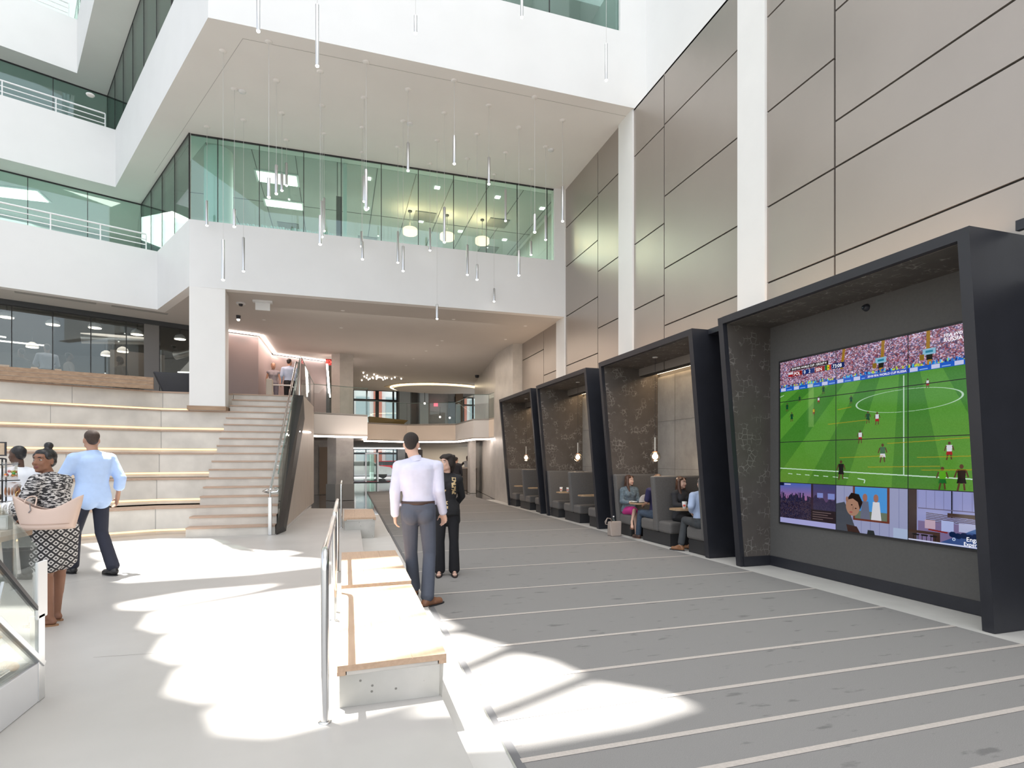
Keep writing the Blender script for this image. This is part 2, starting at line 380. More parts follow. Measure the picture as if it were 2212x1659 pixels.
# ------------------------------------------------------------------ storeys
low = [(XW,14.63), (-3.26,14.62), (-4.58,17.15), (-7.45,15.95), (-14,13.2)]
upp = [(6.42,10.80), (-2.11,10.75), (-5.88,18.2), (-8.1,17.3), (-14,14.85)]
lv3 = [(6.42,12.6), (-3.95,12.6), (-7.18,19.27), (-8.68,18.59), (-14,16.2)]
def band(name, path, z0, z1, t, mt):
    """a parapet wall following the path, t thick on the building side"""
    P = [Vector((a, b, 0)) for a, b in path]; n = len(P); off = []
    for i in range(n):
        ns = []
        for j in (i-1, i):
            if 0 <= j < n-1:
                d = (P[j+1]-P[j]).normalized(); ns.append(Vector((d.y, -d.x, 0)))
        v = sum(ns, Vector()); v = v.normalized()/max(.35, v.normalized().dot(ns[0])); off.append(P[i] + v*t)
    m = MB()
    for i in range(n-1):
        m.prism([P[i][:2], P[i+1][:2], off[i+1][:2], off[i][:2]], z0-.002, z1, 1, 0)
    return struct(name, m, [mt, M['soffit']])
band('wall_front', low, Z1, Z2, .22, M['white'])
band('wall_front', upp, Z3, Z4, .22, M['white'])
band('wall_front', lv3, Z5, 14.27, .22, M['white'])
def inset(path, back=45): return path + [(-14, back), (path[0][0], back)]
# the slabs behind the parapets
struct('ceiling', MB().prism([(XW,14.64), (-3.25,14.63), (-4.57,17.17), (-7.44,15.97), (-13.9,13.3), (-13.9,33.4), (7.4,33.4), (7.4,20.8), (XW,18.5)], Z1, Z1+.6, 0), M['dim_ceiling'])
struct('ceiling', MB().prism([(6.42,10.82), (-2.10,10.77), (-5.87,18.23), (-8.1,17.33), (-13.9,14.9), (-13.9,34), (7,34)], Z3, Z3+.5), M['soffit'])
struct('ceiling', MB().prism([(6.42,12.7), (-3.9,12.7), (-7.17,19.3), (-8.68,18.62), (-13.9,16.3), (-13.9,34), (6.42,34)], Z5, Z5+.5), M['soffit'])
# right-hand solid ends and the window openings of the front walls
struct('wall_front', MB().box(5.79, XW, 14.64, 14.86, Z2, Z3), M['white'])
struct('wall_front', MB().box(5.79, 6.42, 10.81, 11.02, Z4, Z5).box(-2.10, -.6, 10.77, 11.0, Z4, Z5).box(-2.1, 6.42, 10.79, 11.0, Z5, 20), M['white'])
struct('wall_front', MB().prism([(-2.11,10.76), (-3.02,12.56), (-2.8,12.62), (-1.9,10.8)], Z4, 20), M['white'])
# window 3 in the upper front wall
wn = tag(MB().box(-.6, 5.79, 10.88, 10.90, Z4, Z5).build('window_3', M['g_green']), kind='structure')
sl = MB()
for x in (1.05, 2.7, 4.2): sl.box(x-.006, x+.006, 10.87, 10.91, Z4, Z5)
sl.build('pane_joint', M['gasket'], wn)

# window 1: long green glass of the second storey
wn = tag(MB().box(-3.24, 5.79, 14.70, 14.72, Z2, Z3).build('window_1', M['g_green']), kind='structure')
jt = MB()
for x in (-2.68, -1.78, -.78, .1, 1.08, 2.02, 2.95, 3.85, 4.72, 5.6): jt.box(x-.008, x+.008, 14.69, 14.725, Z2, Z3)
jt.box(-3.24, 5.79, 14.69, 14.73, Z3-.03, Z3); jt.build('pane_joint', M['gasket'], wn)
wn.children[0]
# diagonal glass of the second storey and the glass of its wing
def glasswall(name, a, b, z0, z1, n, mt='g_green', t=.02):
    a = Vector((a[0], a[1], 0)); b = Vector((b[0], b[1], 0)); d = (b-a).normalized(); nn = Vector((-d.y, d.x, 0))*t/2
    m = MB(); m.prism([(a+nn)[:2], (b+nn)[:2], (b-nn)[:2], (a-nn)[:2]], z0, z1)
    w = tag(m.build(name, M[mt]), kind='structure'); j = MB()
    for i in range(n+1):
        p = a.lerp(b, i/n); j.prism([(p+d*.008+nn*1.6)[:2], (p-d*.008+nn*1.6)[:2], (p-d*.008-nn*1.6)[:2], (p+d*.008-nn*1.6)[:2]], z0, z1)
    j.prism([(a+nn*1.5)[:2], (b+nn*1.5)[:2], (b-nn*1.5)[:2], (a-nn*1.5)[:2]], z1-.035, z1)
    j.build('pane_joint', M['gasket'], w); return w
glasswall('window_2', (-3.27,14.68), (-5.54,19.2), Z2, Z3, 4)
glasswall('window_2', (-5.54,19.2), (-13.8,15.75), Z1+.6, Z3, 7)
glasswall('window_4', (-3.2,12.95), (-6.73,20.2), Z4, Z5, 6)
glasswall('window_4', (-6.73,20.2), (-13.9,17.1), Z3+.5, Z5, 6)
glasswall('window_5', (-7.9,21.3), (-13.9,18.7), Z5+.5, 16.4, 5)
glasswall('window_5', (-4.5,13.0), (-7.9,21.3), 14.27, 16.4, 5)
# parapet guard rails of the wings
def guard(path, z, label, group, posts):
    t = empty('guard_rail', (path[0][0], path[0][1], z), label, 'guard rail', group)
    P = [Vector((x, y, z)) for x, y in path]
    for h in (.16, .30, .44):
        MB().tube([p + Vector((0,0,h)) for p in P], .022 if h == .44 else .014, 8).build('rail', M['paint_rail'], t)
    for k in range(posts+1):
        p = P[0].lerp(P[1], k/posts); MB().cyl(p, p + Vector((0,0,.44)), .016, 8).build('post', M['paint_rail'], t)
    return t
guard([(-4.85,17.18), (-13.0,13.75)], Z2, 'white tubular guard rail along the parapet of the lowest left balcony', 'balcony guard rails', 9)
guard([(-6.15,18.28), (-13.0,15.4)], Z4, 'white tubular guard rail along the parapet of the middle left balcony', 'balcony guard rails', 7)
guard([(-7.4,19.3), (-13.0,16.85)], 14.27, 'white tubular guard rail cut by the top left corner', 'balcony guard rails', 6)

# ------------------------------------------------------------------ office interior of the second storey
struct('floor', MB().prism([(7,14.9), (-3.1,14.9), (-4.5,17.3), (-13.9,13.6), (-13.9,33.4), (7,33.4)], Z1+.6, Z1+.64), M['office'])
struct('wall_back', MB().box(-13.9, 7, 27, 27.2, Z1+.6, Z3), M['office'])
struct('wall_right', MB().box(6.3, 6.5, 15.3, 27, Z1+.6, Z3), M['office'])
tg = MB()
for k in range(10): tg.box(-3.0+k*1.0, -2.985+k*1.0, 15.0, 27, Z3-.012, Z3-.002)
for k in range(3): tg.box(-4.4, 6.2, 17.9+k*3, 17.92+k*3, Z3-.012, Z3-.002)
struct('ceiling', tg, M['gasket'])
struct('ceiling', MB().prism([(6.2,15.0), (-3.0,15.0), (-5.3,19.4), (-13.9,15.9), (-13.9,27), (6.2,27)], Z3-.006, Z3-.001), M['tile_ceiling'])
rc = MB().lathe([(.32, Z1+.64), (.32, Z3)], (-2.78,15.35,0), 32)
tag(rc.build('round_column', mat('pale_column_paint', (.72,.76,.74), .5)), 'pale round column behind the green glass beside the white corner', 'column')
wh = MB().box(.15,.24,15.0,15.2,Z1+.64,Z3); tag(wh.build('white_post', M['white']), 'thin white post behind the long green glass above the lobby', 'post')
dk = MB().box(-.02,.13,16,16.6,Z1+.64,8.7); tag(dk.build('bookcase', M['dark_int']), 'tall dark bookcase beside the thin white post behind the glass', 'bookcase')
DLP = [(.8,15.6),(2.66,15.55),(4.42,15.6),(5.9,15.9),(.85,17.45),(2.55,17.9),(3.9,18.3),(5.5,18.55)]
# troffers, downlights and drum pendants in the office
def troffer(name, x0, x1, y0, y1, z, label, group, pad=.06):
    t = empty(name, ((x0+x1)/2, (y0+y1)/2, z), label, 'ceiling light', group)
    MB().box(x0, x1, y0, y1, z-.03, z).build('frame', M['white'], t)
    MB().box(x0+pad, x1-pad, y0+pad, y1-pad, z-.045, z-.03).build('diffuser', M['troffer'], t)
troffer('ceiling_troffer', -2.07, -.98, 15.95, 16.62, Z3-.01, 'upper of two bright ceiling panels behind the left of the green glass', 'office ceiling panels')
troffer('ceiling_troffer', -2.05, -.94, 17.62, 18.15, Z3-.01, 'lower of two bright ceiling panels behind the left of the green glass', 'office ceiling panels')
troffer('ceiling_troffer', -9.9, -8.0, 19.0, 19.8, Z3-.01, 'long bright ceiling panel behind the glass of the left wing', 'office ceiling panels')
for i, (x, y) in enumerate(DLP):
    q = empty('downlight', (x, y, Z3-.02), 'small square lit downlight in the office ceiling behind green glass', 'downlight', 'square office downlights')
    MB().box(x-.07, x+.07, y-.07, y+.07, Z3-.03, Z3-.008).build('lens', M['troffer'], q)
for i, (x, y) in enumerate([(2.6,17.5), (4.1,21.5), (1.0,20.0), (4.9,17.3), (-1.5,19.6), (5.2,19.6)]):
    v = tag(MB().box(x-.32, x+.32, y-.32, y+.32, Z3-.03, Z3-.008).build('air_vent', mat('vent_grey', (.22,.22,.21), .8)), 'grey square air vent in the office ceiling behind green glass', 'vent', 'office air vents')
for i, (x, lab) in enumerate([(3.1,'left glowing drum pendant hanging behind the long green glass'), (4.9,'middle glowing drum pendant hanging behind the long green glass'), (6.0,'right glowing drum pendant hanging behind the long green glass')]):
    X, Y, Zc = [(2.12,17.25,8.48), (3.25,17.2,8.43), (4.37,17.2,8.43)][i]
    q = empty('drum_pendant', (X, Y, Zc), lab, 'pendant light', 'drum pendants')
    MB().lathe([(.20,-.09),(.22,-.07),(.22,.07),(.20,.09)], (X,Y,Zc), 24).build('shade', M['drum'], q)
    MB().cyl((X,Y,Zc+.07), (X,Y,Z3-.01), .008, 6).build('cord', M['gasket'], q)
    MB().cyl((X,Y,Z3-.05), (X,Y,Z3-.01), .06, 12).build('canopy', M['gasket'], q)
# white binders standing on the sill
first = None
for i in range(34):
    X = -2.35 + i*.068
    h = .20 + .05*random.random()
    if first is None:
        first = MB().box(-.022,.022,-.13,.13,0,.24).build('binder', mat('binder_white', (.72,.76,.78), .6)); b = first
    else:
        b = first.copy(); C.objects.link(b)
    b.location = (X, 15.05, Z2-.06); b.rotation_euler = (0, random.uniform(-.03,.03), random.uniform(-.02,.02)); b.scale = (1, 1, h/.24)
    tag(b, 'pale binder standing in a row behind the green glass sill', 'binder', 'binders on the office sill')
struct('trim_7', MB().box(-3.0, 5.7, 14.9, 15.25, Z2-.12, Z2-.06), M['white'])
# room behind window 3: table with papers, cup
struct('wall_back', MB().box(-3, 6.4, 17, 17.2, Z3+.5, Z5), mat('teal_wall', (.16,.22,.21), .8))
struct('wall_right', MB().box(6.2, 6.41, 11.02, 17, Z3+.5, Z5), mat('teal_jamb', (.45,.55,.50), .8))
tb = empty('work_table', (5.2,11.7,Z4-.35), 'pale work table behind the top right window', 'table')
MB().box(4.7,5.68,11.35,12.1,Z4+.28,Z4+.32).build('top', M['white'], tb)
for x in (4.75,5.63):
    for y in (11.4,12.05): MB().box(x-.02,x+.02,y-.02,y+.02,Z3+.5,Z4+.28).build('leg', M['white'], tb)
pp = MB(); random.seed(3)
for k in range(7): pp.ell((4.85+.09*k,11.6+.04*(k%3),Z4+.36), (.1,.09,.05))
tag(pp.build('wrapped_papers', M['white']), 'crumpled white papers on the pale table in the top window', 'papers')
tag(MB().lathe([(.05,0),(.065,.13),(.06,.13),(.045,.01)], (5.55,11.5,Z4+.32), 16).build('paper_cup', M['white']), 'white cup on the pale table in the top window', 'cup')
tag(MB().box(1.75,2.05,11.9,12.0,Z4-.5,Z4+1.3).build('orange_panel', mat('orange_panel', (.5,.16,.05), .6)), 'narrow orange panel seen in the window at the top edge', 'panel')
# left wing back rooms
struct('wall_back', MB().prism([(-13.9,19.5),(-13.9,19.7),(-5.0,23.5),(-5.0,23.3)], Z1+.6, Z3), M['office'])
struct('wall_back', MB().prism([(-13.9,20.5),(-13.9,20.7),(-6.2,24.1),(-6.2,23.9)], Z3+.5, Z5), M['dark_int'])
struct('wall_back', MB().prism([(-13.9,22),(-13.9,22.2),(-6.2,25.5),(-6.2,25.3)], Z5+.5, 20), M['office'])
for i, (x, y) in enumerate([(-7.5,20.9), (-9.6,20.1)]):
    t = empty('wall_screen', (x, y, Z3+1.4), ['dark framed panel behind the middle balcony glass, the right one', 'dark framed panel behind the middle balcony glass, the left one'][i], 'panel', 'balcony wall panels')
    MB().prism([(x-.5,y-.2),(x+.5,y+.2),(x+.48,y+.26),(x-.52,y-.14)], Z3+1.1, Z3+1.9).build('frame', M['mullion'], t)

# ------------------------------------------------------------------ lobby ceiling details
for i, (x, y) in enumerate([(-1.86,12.7), (1.57,12.8), (5.0,12.85), (-4.89,11.95+1.8)]):
    tag(MB().lathe([(.0,-.03),(.06,-.03),(.075,-.01),(.075,0)], (x,y,Z3), 20).build('smoke_detector', M['white']), ['white smoke detector on the soffit left among the pendant cords','white smoke detector on the soffit in the middle among the pendant cords','white smoke detector on the soffit right among the pendant cords','small smoke detector under the left wing of the upper storey'][i], 'smoke detector', 'smoke detectors')
for i, (x, y) in enumerate([(3.18,15.85), (3.38,18.8), (3.35,19.6), (3.13,20.74), (5.39,15.98), (5.36,17.96), (-2.0,17.5), (.15,15.8), (.12,17.87), (2.9,22.5), (2.8,24.2)]):
    q = empty('recessed_light', (x, y, Z1), 'tiny recessed light in the dim lobby ceiling', 'recessed light', 'recessed lobby lights')
    MB().lathe([(.0,-.008),(.05,-.008),(.055,0)], (x,y,Z1), 14).build('trim_ring', M['soffit'], q)
for i, (x, y) in enumerate([(1.146,26.5),(1.18,29.0),(1.245,27.7),(1.35,27.24),(1.365,28.1),(1.48,28.67),(1.54,28.36),(1.63,27.87),(1.68,28.16),(1.645,26.9),(1.786,27.46),(1.833,27.75),(1.825,27.3),(1.85,28.3),(1.88,27.8),(1.97,27.73),(2.08,27.9),(2.18,28.5),(2.18,27.6),(2.25,28.1),(2.32,27.84),(2.55,28.05),(2.66,27.55),(3.0,27.9)]):
    if i == 0:
        star = empty('star_light', (x,y,Z1-.05), 'tiny bright point light in the cluster on the far lobby ceiling', 'small light', 'cluster of point lights')
        MB().ell((x,y,Z1-.05), .035, nu=8, nv=6).build('bulb', M['bulb'], star); MB().cyl((x,y,Z1-.03), (x,y,Z1), .008, 6).build('stem', M['gasket'], star)
    else: dup(star, (x,y,Z1-.05))
# white blade sign, camera dome and spots under the low ceiling
t = empty('blade_sign', (-1.79,15.43,Z1-.2), 'blank white blade sign hanging from the low ceiling beside the white column', 'sign')
MB().box(-2.02,-1.56,15.36,15.5,Z1-.05,Z1).build('canopy', M['white'], t); MB().box(-1.96,-1.62,15.41,15.45,Z1-.24,Z1-.05).build('blade', M['white'], t)
t = empty('camera_dome', (-2.35,15.8,Z1), 'small dark dome camera on the ceiling beside the white column', 'security camera')
MB().lathe([(0,-.09),(.04,-.08),(.055,-.03)], (-2.35,15.8,Z1), 14).build('dome', M['black'], t); MB().lathe([(.11,-.03),(.11,0)], (-2.35,15.8,Z1), 16).build('base', M['white'], t)
t = empty('ceiling_spot', (-2.82,17.55,Z1), 'small lit spot lamp on the ceiling right of the white column', 'spot light')
MB().lathe([(.05,-.1),(.06,0)], (-2.62,17.2,Z1), 12).build('housing', M['black'], t); MB().ell((-2.62,17.2,Z1-.11), .045, nu=10, nv=6).build('bulb', M['bulb'], t)
t = empty('camera_dome', (5.6,22.5,Z1), 'small black dome camera on the far ceiling beside the stone pier', 'security camera')
MB().lathe([(0,-.13),(.09,-.11),(.11,0)], (6.35,26.0,Z1), 14).build('dome', M['black'], t)
for k in range(4):
    a = Vector((-6.9+k*1.05,16.55+k*.47,0)) if k < 3 else Vector((-4.6,17.6,0))
lv = [((-7.35,16.35),(-5.9,16.95)), ((-5.6,17.07),(-4.45,17.6)), ((-8.8,15.8),(-7.7,16.2))]
for i, (a, b) in enumerate(lv):
    d = Vector((b[0]-a[0], b[1]-a[1])).normalized(); n = Vector((-d.y, d.x))*.07
    tag(MB().prism([(a[0]-n.x,a[1]-n.y),(b[0]-n.x,b[1]-n.y),(b[0]+n.x,b[1]+n.y),(a[0]+n.x,a[1]+n.y)], Z1-.012, Z1-.001).build('linear_vent', mat('vent_slot', (.33,.32,.30), .8)), ['long slot vent in the soffit above the cafe, the middle one','slot vent in the soffit above the cafe, nearest the white column','slot vent in the soffit above the cafe, cut by the left edge'][i], 'vent', 'slot vents')

gr_ = mat('soffit_groove', (.45,.44,.42), .8)
struct('trim_10', MB().box(-1.62, 6.1, 11.10, 11.108, Z3-.004, Z3-.0005), gr_)
struct('trim_10', MB().prism([(-1.62,11.1),(-1.612,11.1),(-4.6,17.0),(-4.608,17.0)], Z3-.004, Z3-.0005), gr_)
# ------------------------------------------------------------------ tube pendants on a staggered grid
PEND = [(-2.83,14.303,6.87,7.45),(-2.018,11.557,4.87,5.63),(-2.005,12.672,6.3,6.67),(-1.994,13.773,5.74,6.51),(-1.18,11.046,6.29,6.66),(-1.158,12.138,6.85,7.44),(-1.151,13.242,7.42,7.8),(-1.144,14.336,8.04,8.59),(-.314,11.606,5.74,6.32),(-.306,12.715,6.31,7.09),(-.288,13.804,6.86,7.64),(.542,12.168,6.94,7.49),(.531,11.062,6.3,7.08),(.578,14.36,6.8,7.18),(.555,13.274,6.11,6.53),(1.409,13.838,6.31,7.08),(1.414,12.753,5.76,6.33),(1.389,11.628,7.45,8.04),(2.275,14.395,6.9,7.48),(2.269,13.29,4.88,5.24),(2.243,12.187,6.29,7.07),(2.239,11.084,7.45,8.03),(3.135,13.86,6.19,6.96),(3.115,12.758,5.73,6.1),(3.103,11.641,7.43,8.02),(3.987,14.418,5.74,6.1),(3.974,13.311,7.43,8.22),(3.961,12.208,5.74,6.32),(4.834,13.87,6.88,7.25),(3.947,11.089,6.29,6.68),(4.825,12.768,6.86,7.46),(4.81,11.66,6.86,7.65)]
high = [(-1.215,9.9,8.46,9.5), (-.318,10.0,8.15,9.2), (1.325,10.0,9.07,9.40), (3.37,10.2,9.98,10.8), (5.1,10.1,9.06,9.95-.35+.2)]
order = sorted(range(len(PEND)), key=lambda i: math.atan2(PEND[i][0], PEND[i][1]))
ordn = ['first','second','third','fourth','fifth','sixth','seventh','eighth','ninth','tenth','eleventh','twelfth','thirteenth','fourteenth','fifteenth','sixteenth','seventeenth','eighteenth','nineteenth','twentieth']
mesh_tube = {}
def pendant(x, y, zb, zt, zc, label, canopy=True):
    t = empty('tube_pendant', (x, y, zb), label, 'pendant light', 'slim tube pendants')
    MB().tube([(x,y,zb+.012),(x,y,zt-.015),(x,y,zt)], [.03,.03,.012], 14).build('tube', M['steel2'], t)
    MB().cyl((x,y,zt), (x,y,zc), .0035, 5).build('cord', mat_cord, t)
    MB().lathe([(0,-.012),(.02,-.01),(.028,.0),(.03,.014)], (x,y,zb), 14).build('lens', M['lamp_tip'], t)
    if canopy: MB().lathe([(.0,-.022),(.05,-.02),(.066,-.008),(.066,0)], (x,y,zc), 18).build('canopy', M['soffit'], t)
mat_cord = mat('grey_cord', (.55,.55,.54), .5)
for rank, i in enumerate(order):
    x, y, zb, zt = PEND[i]
    nth = ordn[rank] + ' slim tube pendant from the left' if rank < 16 else ordn[31-rank] + ' slim tube pendant from the right'
    hgt = 'hanging low' if zb < 5.9 else ('hanging high' if zb > 7.3 else 'at middle height')
    pendant(x, y, zb, zt, Z3, 'silver ' + nth + ', ' + hgt + ' under the white soffit')
for i, (x, y, zb, zt) in enumerate(high):
    pendant(x, y, zb, zt, 19.85, ['large near tube pendant at the top edge, leftmost of five','large near tube pendant at the top edge, second from left','near tube pendant before the upper white wall, the middle of five','near tube pendant below the top right window, ending highest','near tube pendant before the top right window, rightmost of five'][i], False)
# ------------------------------------------------------------------ booths
def front_x(z): return 5.55 - .32*z/3.57
def booth_shell(Y0, Y1, label, depth=6.62, tv=False):
    t = empty('video_booth' if tv else 'booth_surround', (5.9, (Y0+Y1)/2, 0), label, 'booth', 'black booth frames')
    T = .10
    def side(ya, yb, inner):
        m = MB(); poly = [(5.55,0),(5.23,3.57),(depth,3.57),(depth,0)]
        m.extr([(x, ya, z) for x, z in poly], (0, yb-ya, 0), 0)
        return m
    side(Y0, Y0+T, 1).build('side_panel', [M['black']], t, bevel=.004)
    side(Y1-T, Y1, 0).build('side_panel', [M['black']], t, bevel=.004)
    MB().extr([(5.239,Y0+T,3.475),(5.23,Y0+T,3.57),(depth,Y0+T,3.57),(depth,Y0+T,3.475)], (0,Y1-Y0-2*T,0)).build('roof_panel', M['black'], t)
    # wallpaper linings, set back a little from the front edge
    s = .07; b0 = .14 if tv else 0
    for ya, yb in ((Y1-T-.006, Y1-T-.0005), (Y0+T+.0005, Y0+T+.006)):
        MB().extr([(front_x(b0)+s,ya,b0),(front_x(3.47)+s,ya,3.474),(depth-.01,ya,3.474),(depth-.01,ya,b0)], (0,yb-ya,0)).build('wallpaper_lining', M['paper'], t)
    MB().box(front_x(3.47)+s, depth-.01, Y0+T+.007, Y1-T-.007, 3.466, 3.4745).build('ceiling_lining', M['paper'], t)
    return t
def banquette(Y0, label_where, booth, n):
    """benches of one booth; Y0 = near outer face of the frame, width 3.25"""
    grp = 'grey booth banquettes'
    def seat_unit(ya, yb, backs, label):
        t = empty('banquette', (5.9, (ya+yb)/2, 0), label, 'banquette', grp)
        MB().box(5.63, 6.55, ya+.04, yb-.04, 0, .22).build('plinth', M['black2'], t)
        for s0, s1 in ((a, b) for a, b in segs(ya, yb, backs)):
            MB().box(5.60, 6.58, s0, s1, .22, .43).build('seat', M['fabric'], t, bevel=.045, seg=3)
        for (b0, b1, lean) in backs:
            f = MB()
            zt = 1.24
            f.extr([(5.58,b0,.23),(5.58,b1,.23),(5.50,b1-lean*.0,zt),(5.50,b0,zt)], (0,0,0.0001)) if False else None
            f.hexa([(5.58,b0,.23),(6.58,b0,.23),(6.58,b1,.23),(5.58,b1,.23)], [(5.50,b0+.0,zt),(6.58,b0,zt),(6.58,b1,zt),(5.50,b1,zt)])
            f.build('backrest', M['fabric'], t, bevel=.035, seg=3)
        return t
    def segs(ya, yb, backs):
        out = []; cur = ya
        for b0, b1, _ in sorted(backs):
            if b0-cur > .1: out.append((cur, b0+.02))
            cur = b1
        if yb-cur > .1: out.append((cur-.02, yb))
        return out
    W0 = Y0+.11; W1 = Y0+3.14
    seat_unit(W1-.60, W1, [(W1-.14, W1, 0)], 'grey single banquette against the far side of the %s' % booth)
    seat_unit(Y0+1.16, Y0+2.17, [(Y0+1.54, Y0+1.68, 0)], 'grey back-to-back double banquette in the middle of the %s' % booth)
    seat_unit(W0, W0+.58, [(W0, W0+.14, 0)], 'grey single banquette against the near side of the %s' % booth)
def booth_table(y, z, label):
    t = empty('booth_table', (6.0, y, 0), label, 'table', 'booth tables')
    MB().prism([(5.56,y-.14),(5.50,y-.10),(5.50,y+.10),(5.56,y+.16),(6.58,y+.22),(6.58,y-.22),(5.8,y-.22)], z-.03, z).build('top', M['table'], t, bevel=.004)
    MB().cyl((6.05,y,0), (6.05,y,z-.03), .035, 12).build('pedestal', M['black'], t)
    MB().lathe([(.2,0),(.2,.012),(.03,.03)], (6.05,y,0), 20).build('foot_plate', M['black'], t)
def globe_pendant(y, label):
    x, z = 5.70, 1.60; t = empty('globe_pendant', (x, y, z), label, 'pendant light', 'globe pendants in the booths')
    MB().ell((x,y,z), .098, nu=28, nv=18).build('glass_globe', M['g_bulb'], t)
    MB().lathe([(0,-.058),(.035,-.047),(.056,-.015),(.056,.015),(.035,.048),(.02,.075)], (x,y,z), 18).build('bulb', M['bulb'], t)
    MB().lathe([(.035,.085),(.05,.092),(.035,.1)], (x,y,z), 16).build('collar', mat('copper_collar', (.55,.3,.2), .3, metal=1), t)
    MB().cyl((x,y,z+.1), (x,y,z+.36), .014, 12).build('stem', mat('cream_stem', (.62,.60,.54), .4), t)
    MB().cyl((x,y,z+.36), (x,y,3.46), .004, 6).build('cord', M['gasket'], t)
    MB().lathe([(.05,-.012),(.05,0)], (x,y,3.465), 14).build('canopy', M['soffit'], t)
names = {7.47: 'third booth, next to the video booth', 11.35: 'second booth', 15.05: 'farthest booth'}
names = {7.47: 'booth nearest the video booth', 11.35: 'middle seating booth', 15.05: 'farthest seating booth'}
for Y0, Y1 in ((7.47,10.72), (11.35,14.6), (15.05,18.3)):
    nm = names[Y0]; booth_shell(Y0, Y1, 'leaning black timber frame of the %s' % nm)
    st = tag(MB().box(6.585, 6.615, Y0+.1, Y1-.1, 0, 3.30).build('back_panel', M['booth_stone']), 'pale stone-look back panel inside the %s' % nm, 'back panel', 'booth back panels')
    jo = MB(); 
    for yy in (Y0+.9, Y0+1.7, Y0+2.5): jo.box(6.58,6.586,yy-.004,yy+.004,0,3.3)
    for zz in (1.35, 2.35): jo.box(6.58,6.586,Y0+.1,Y1-.1,zz-.004,zz+.004)
    jo.build('joint', mat('panel_joint', (.2,.19,.17), .8), st)
    l = tag(MB().box(6.50, 6.57, Y0+.12, Y1-.12, 3.37, 3.40).build('led_strip', M['led_booth']), 'warm light strip above the back panel of the %s' % nm, 'light strip', 'booth light strips')
    banquette(Y0, '', nm, 0)
    booth_table(Y0+2.32, .70, 'narrow oak table at the far seats of the %s' % nm)
    booth_table(Y0+.93, .70, 'narrow oak table at the near seats of the %s' % nm)
    globe_pendant({7.47: 9.28, 11.35: 12.83, 15.05: 16.82}[Y0], 'lit glass globe pendant hanging in the %s' % nm)
# dark infill between the frames
for a, b in ((6.86,7.46), (10.73,11.34), (14.61,15.04)):
    struct('wall_right', MB().box(6.02, 6.6, a, b, 0, 3.57), M['black'])
struct('trim_8', MB().box(5.52, 6.1, 6.86, 7.46, 3.49, 3.57), M['black'])

# video booth
vb = booth_shell(3.48, 6.85, 'large leaning black frame around the video wall', tv=True)
MB().box(6.06, 6.12, 3.58, 6.75, .14, 3.475).build('felt_board', M['grey_board'], vb)
MB().box(6.05, 6.12, 3.58, 6.75, .0, .14).build('base_board', M['black'], vb)
MB().extr([(5.60,6.735,0),(6.05,6.735,0),(6.05,6.735,.14),(5.585,6.735,.14)], (0,.014,0)).build('base_board', M['black'], vb)
MB().box(5.75, 5.80, 3.0, 3.44, 3.57, 3.66).build('roof_bracket', M['black'], vb)
t = empty('wall_camera', (6.055,5.17,3.36), 'small round black camera on the grey board above the video wall', 'camera')
MB().lathe([(0,.05),(.03,.045),(.045,.0)], (6.055,5.17,3.36), 20).build('lens_ring', M['black'], t)
for c in t.children: c.rotation_euler = (0,-PI/2,0); 
MB().ell((6.0,5.17,3.36), .018, nu=12, nv=8).build('lens', mat('lens_glass', (.02,.03,.04), .05), t)
# cups, laptop, tray, tote
def cup(x, y, z, label, h=.12):
    t = empty('paper_cup', (x,y,z), label, 'cup', 'white paper cups')
    MB().lathe([(.0,0),(.028,0),(.039,h*.9),(.0,h*.9)], (x,y,z), 18).build('cup_body', mat_cup, t)
    MB().lathe([(.042,h*.88),(.043,h*.93),(.038,h),(.0,h)], (x,y,z), 18).build('lid', mat_lid, t)
    a = MB(); pts = [(x+.0362*math.cos(q), y+.0362*math.sin(q)) for q in [math.radians(200+8*k) for k in range(9)]]
    a.sheet([[(px, py, z+h*.35) for px, py in pts], [(x+(px-x)*1.06, y+(py-y)*1.06, z+h*.62) for px, py in pts]]); a.build('red_mark', mat('cup_red', (.7,.10,.06), .5), t)
mat_cup = mat('cup_white', (.80,.79,.78), .5); mat_lid = mat('cup_lid_white', (.86,.86,.86), .3)
cup(5.66, 8.29, .70, 'white paper cup with a red mark on the table by the blue shirt', .125)
cup(5.62, 13.72, .70, 'left white paper cup with a red mark on the middle booth table', .12)
cup(5.72, 13.50, .70, 'right plain white paper cup on the middle booth table', .12)
t = empty('laptop', (5.66,9.72,.70), 'dark open laptop with a white oval screen back on the near booth table', 'laptop')
MB().box(5.55,5.85,9.70,9.94,.70,.712).build('keyboard_base', M['black2'], t)
lid = MB(); pr = [(5.58+.26*(0.5-0.5*math.cos(PI*k/12)), .715+.155*math.sin(PI*k/12)**.6) for k in range(13)]
lid.extr([(x, 9.66-(z-.715)*.25, z) for x, z in pr], (0,.008,0)); lid.build('screen_back', mat('screen_back_white', (.75,.75,.76), .4), t)
tag(MB().box(5.54,5.62,9.80,9.98,.712,.722).build('paper', mat_lid), 'sheet of white paper on the laptop table in the booth', 'paper')
t = empty('tote_bag', (5.36,10.28,0), 'tan tote bag standing on the carpet edge beside the pink skirt', 'bag')
tan = mat('tan_leather', (.42,.355,.31), .5, var=.04, scale=6)
MB().hexa([(5.25,10.16,0),(5.47,10.16,0),(5.47,10.36,0),(5.25,10.36,0)], [(5.22,10.20,.30),(5.50,10.20,.30),(5.49,10.30,.29),(5.23,10.30,.29)]).build('bag_body', tan, t, bevel=.02, seg=3)
for dx in (0, .05):
    MB().tube([(5.27,10.2,.29),(5.24,10.19,.36),(5.17,10.19,.37),(5.12+dx*.5,10.19,.30),(5.13,10.19,.25),(5.18,10.19,.24)], .008, 8).build('handle', tan, t)
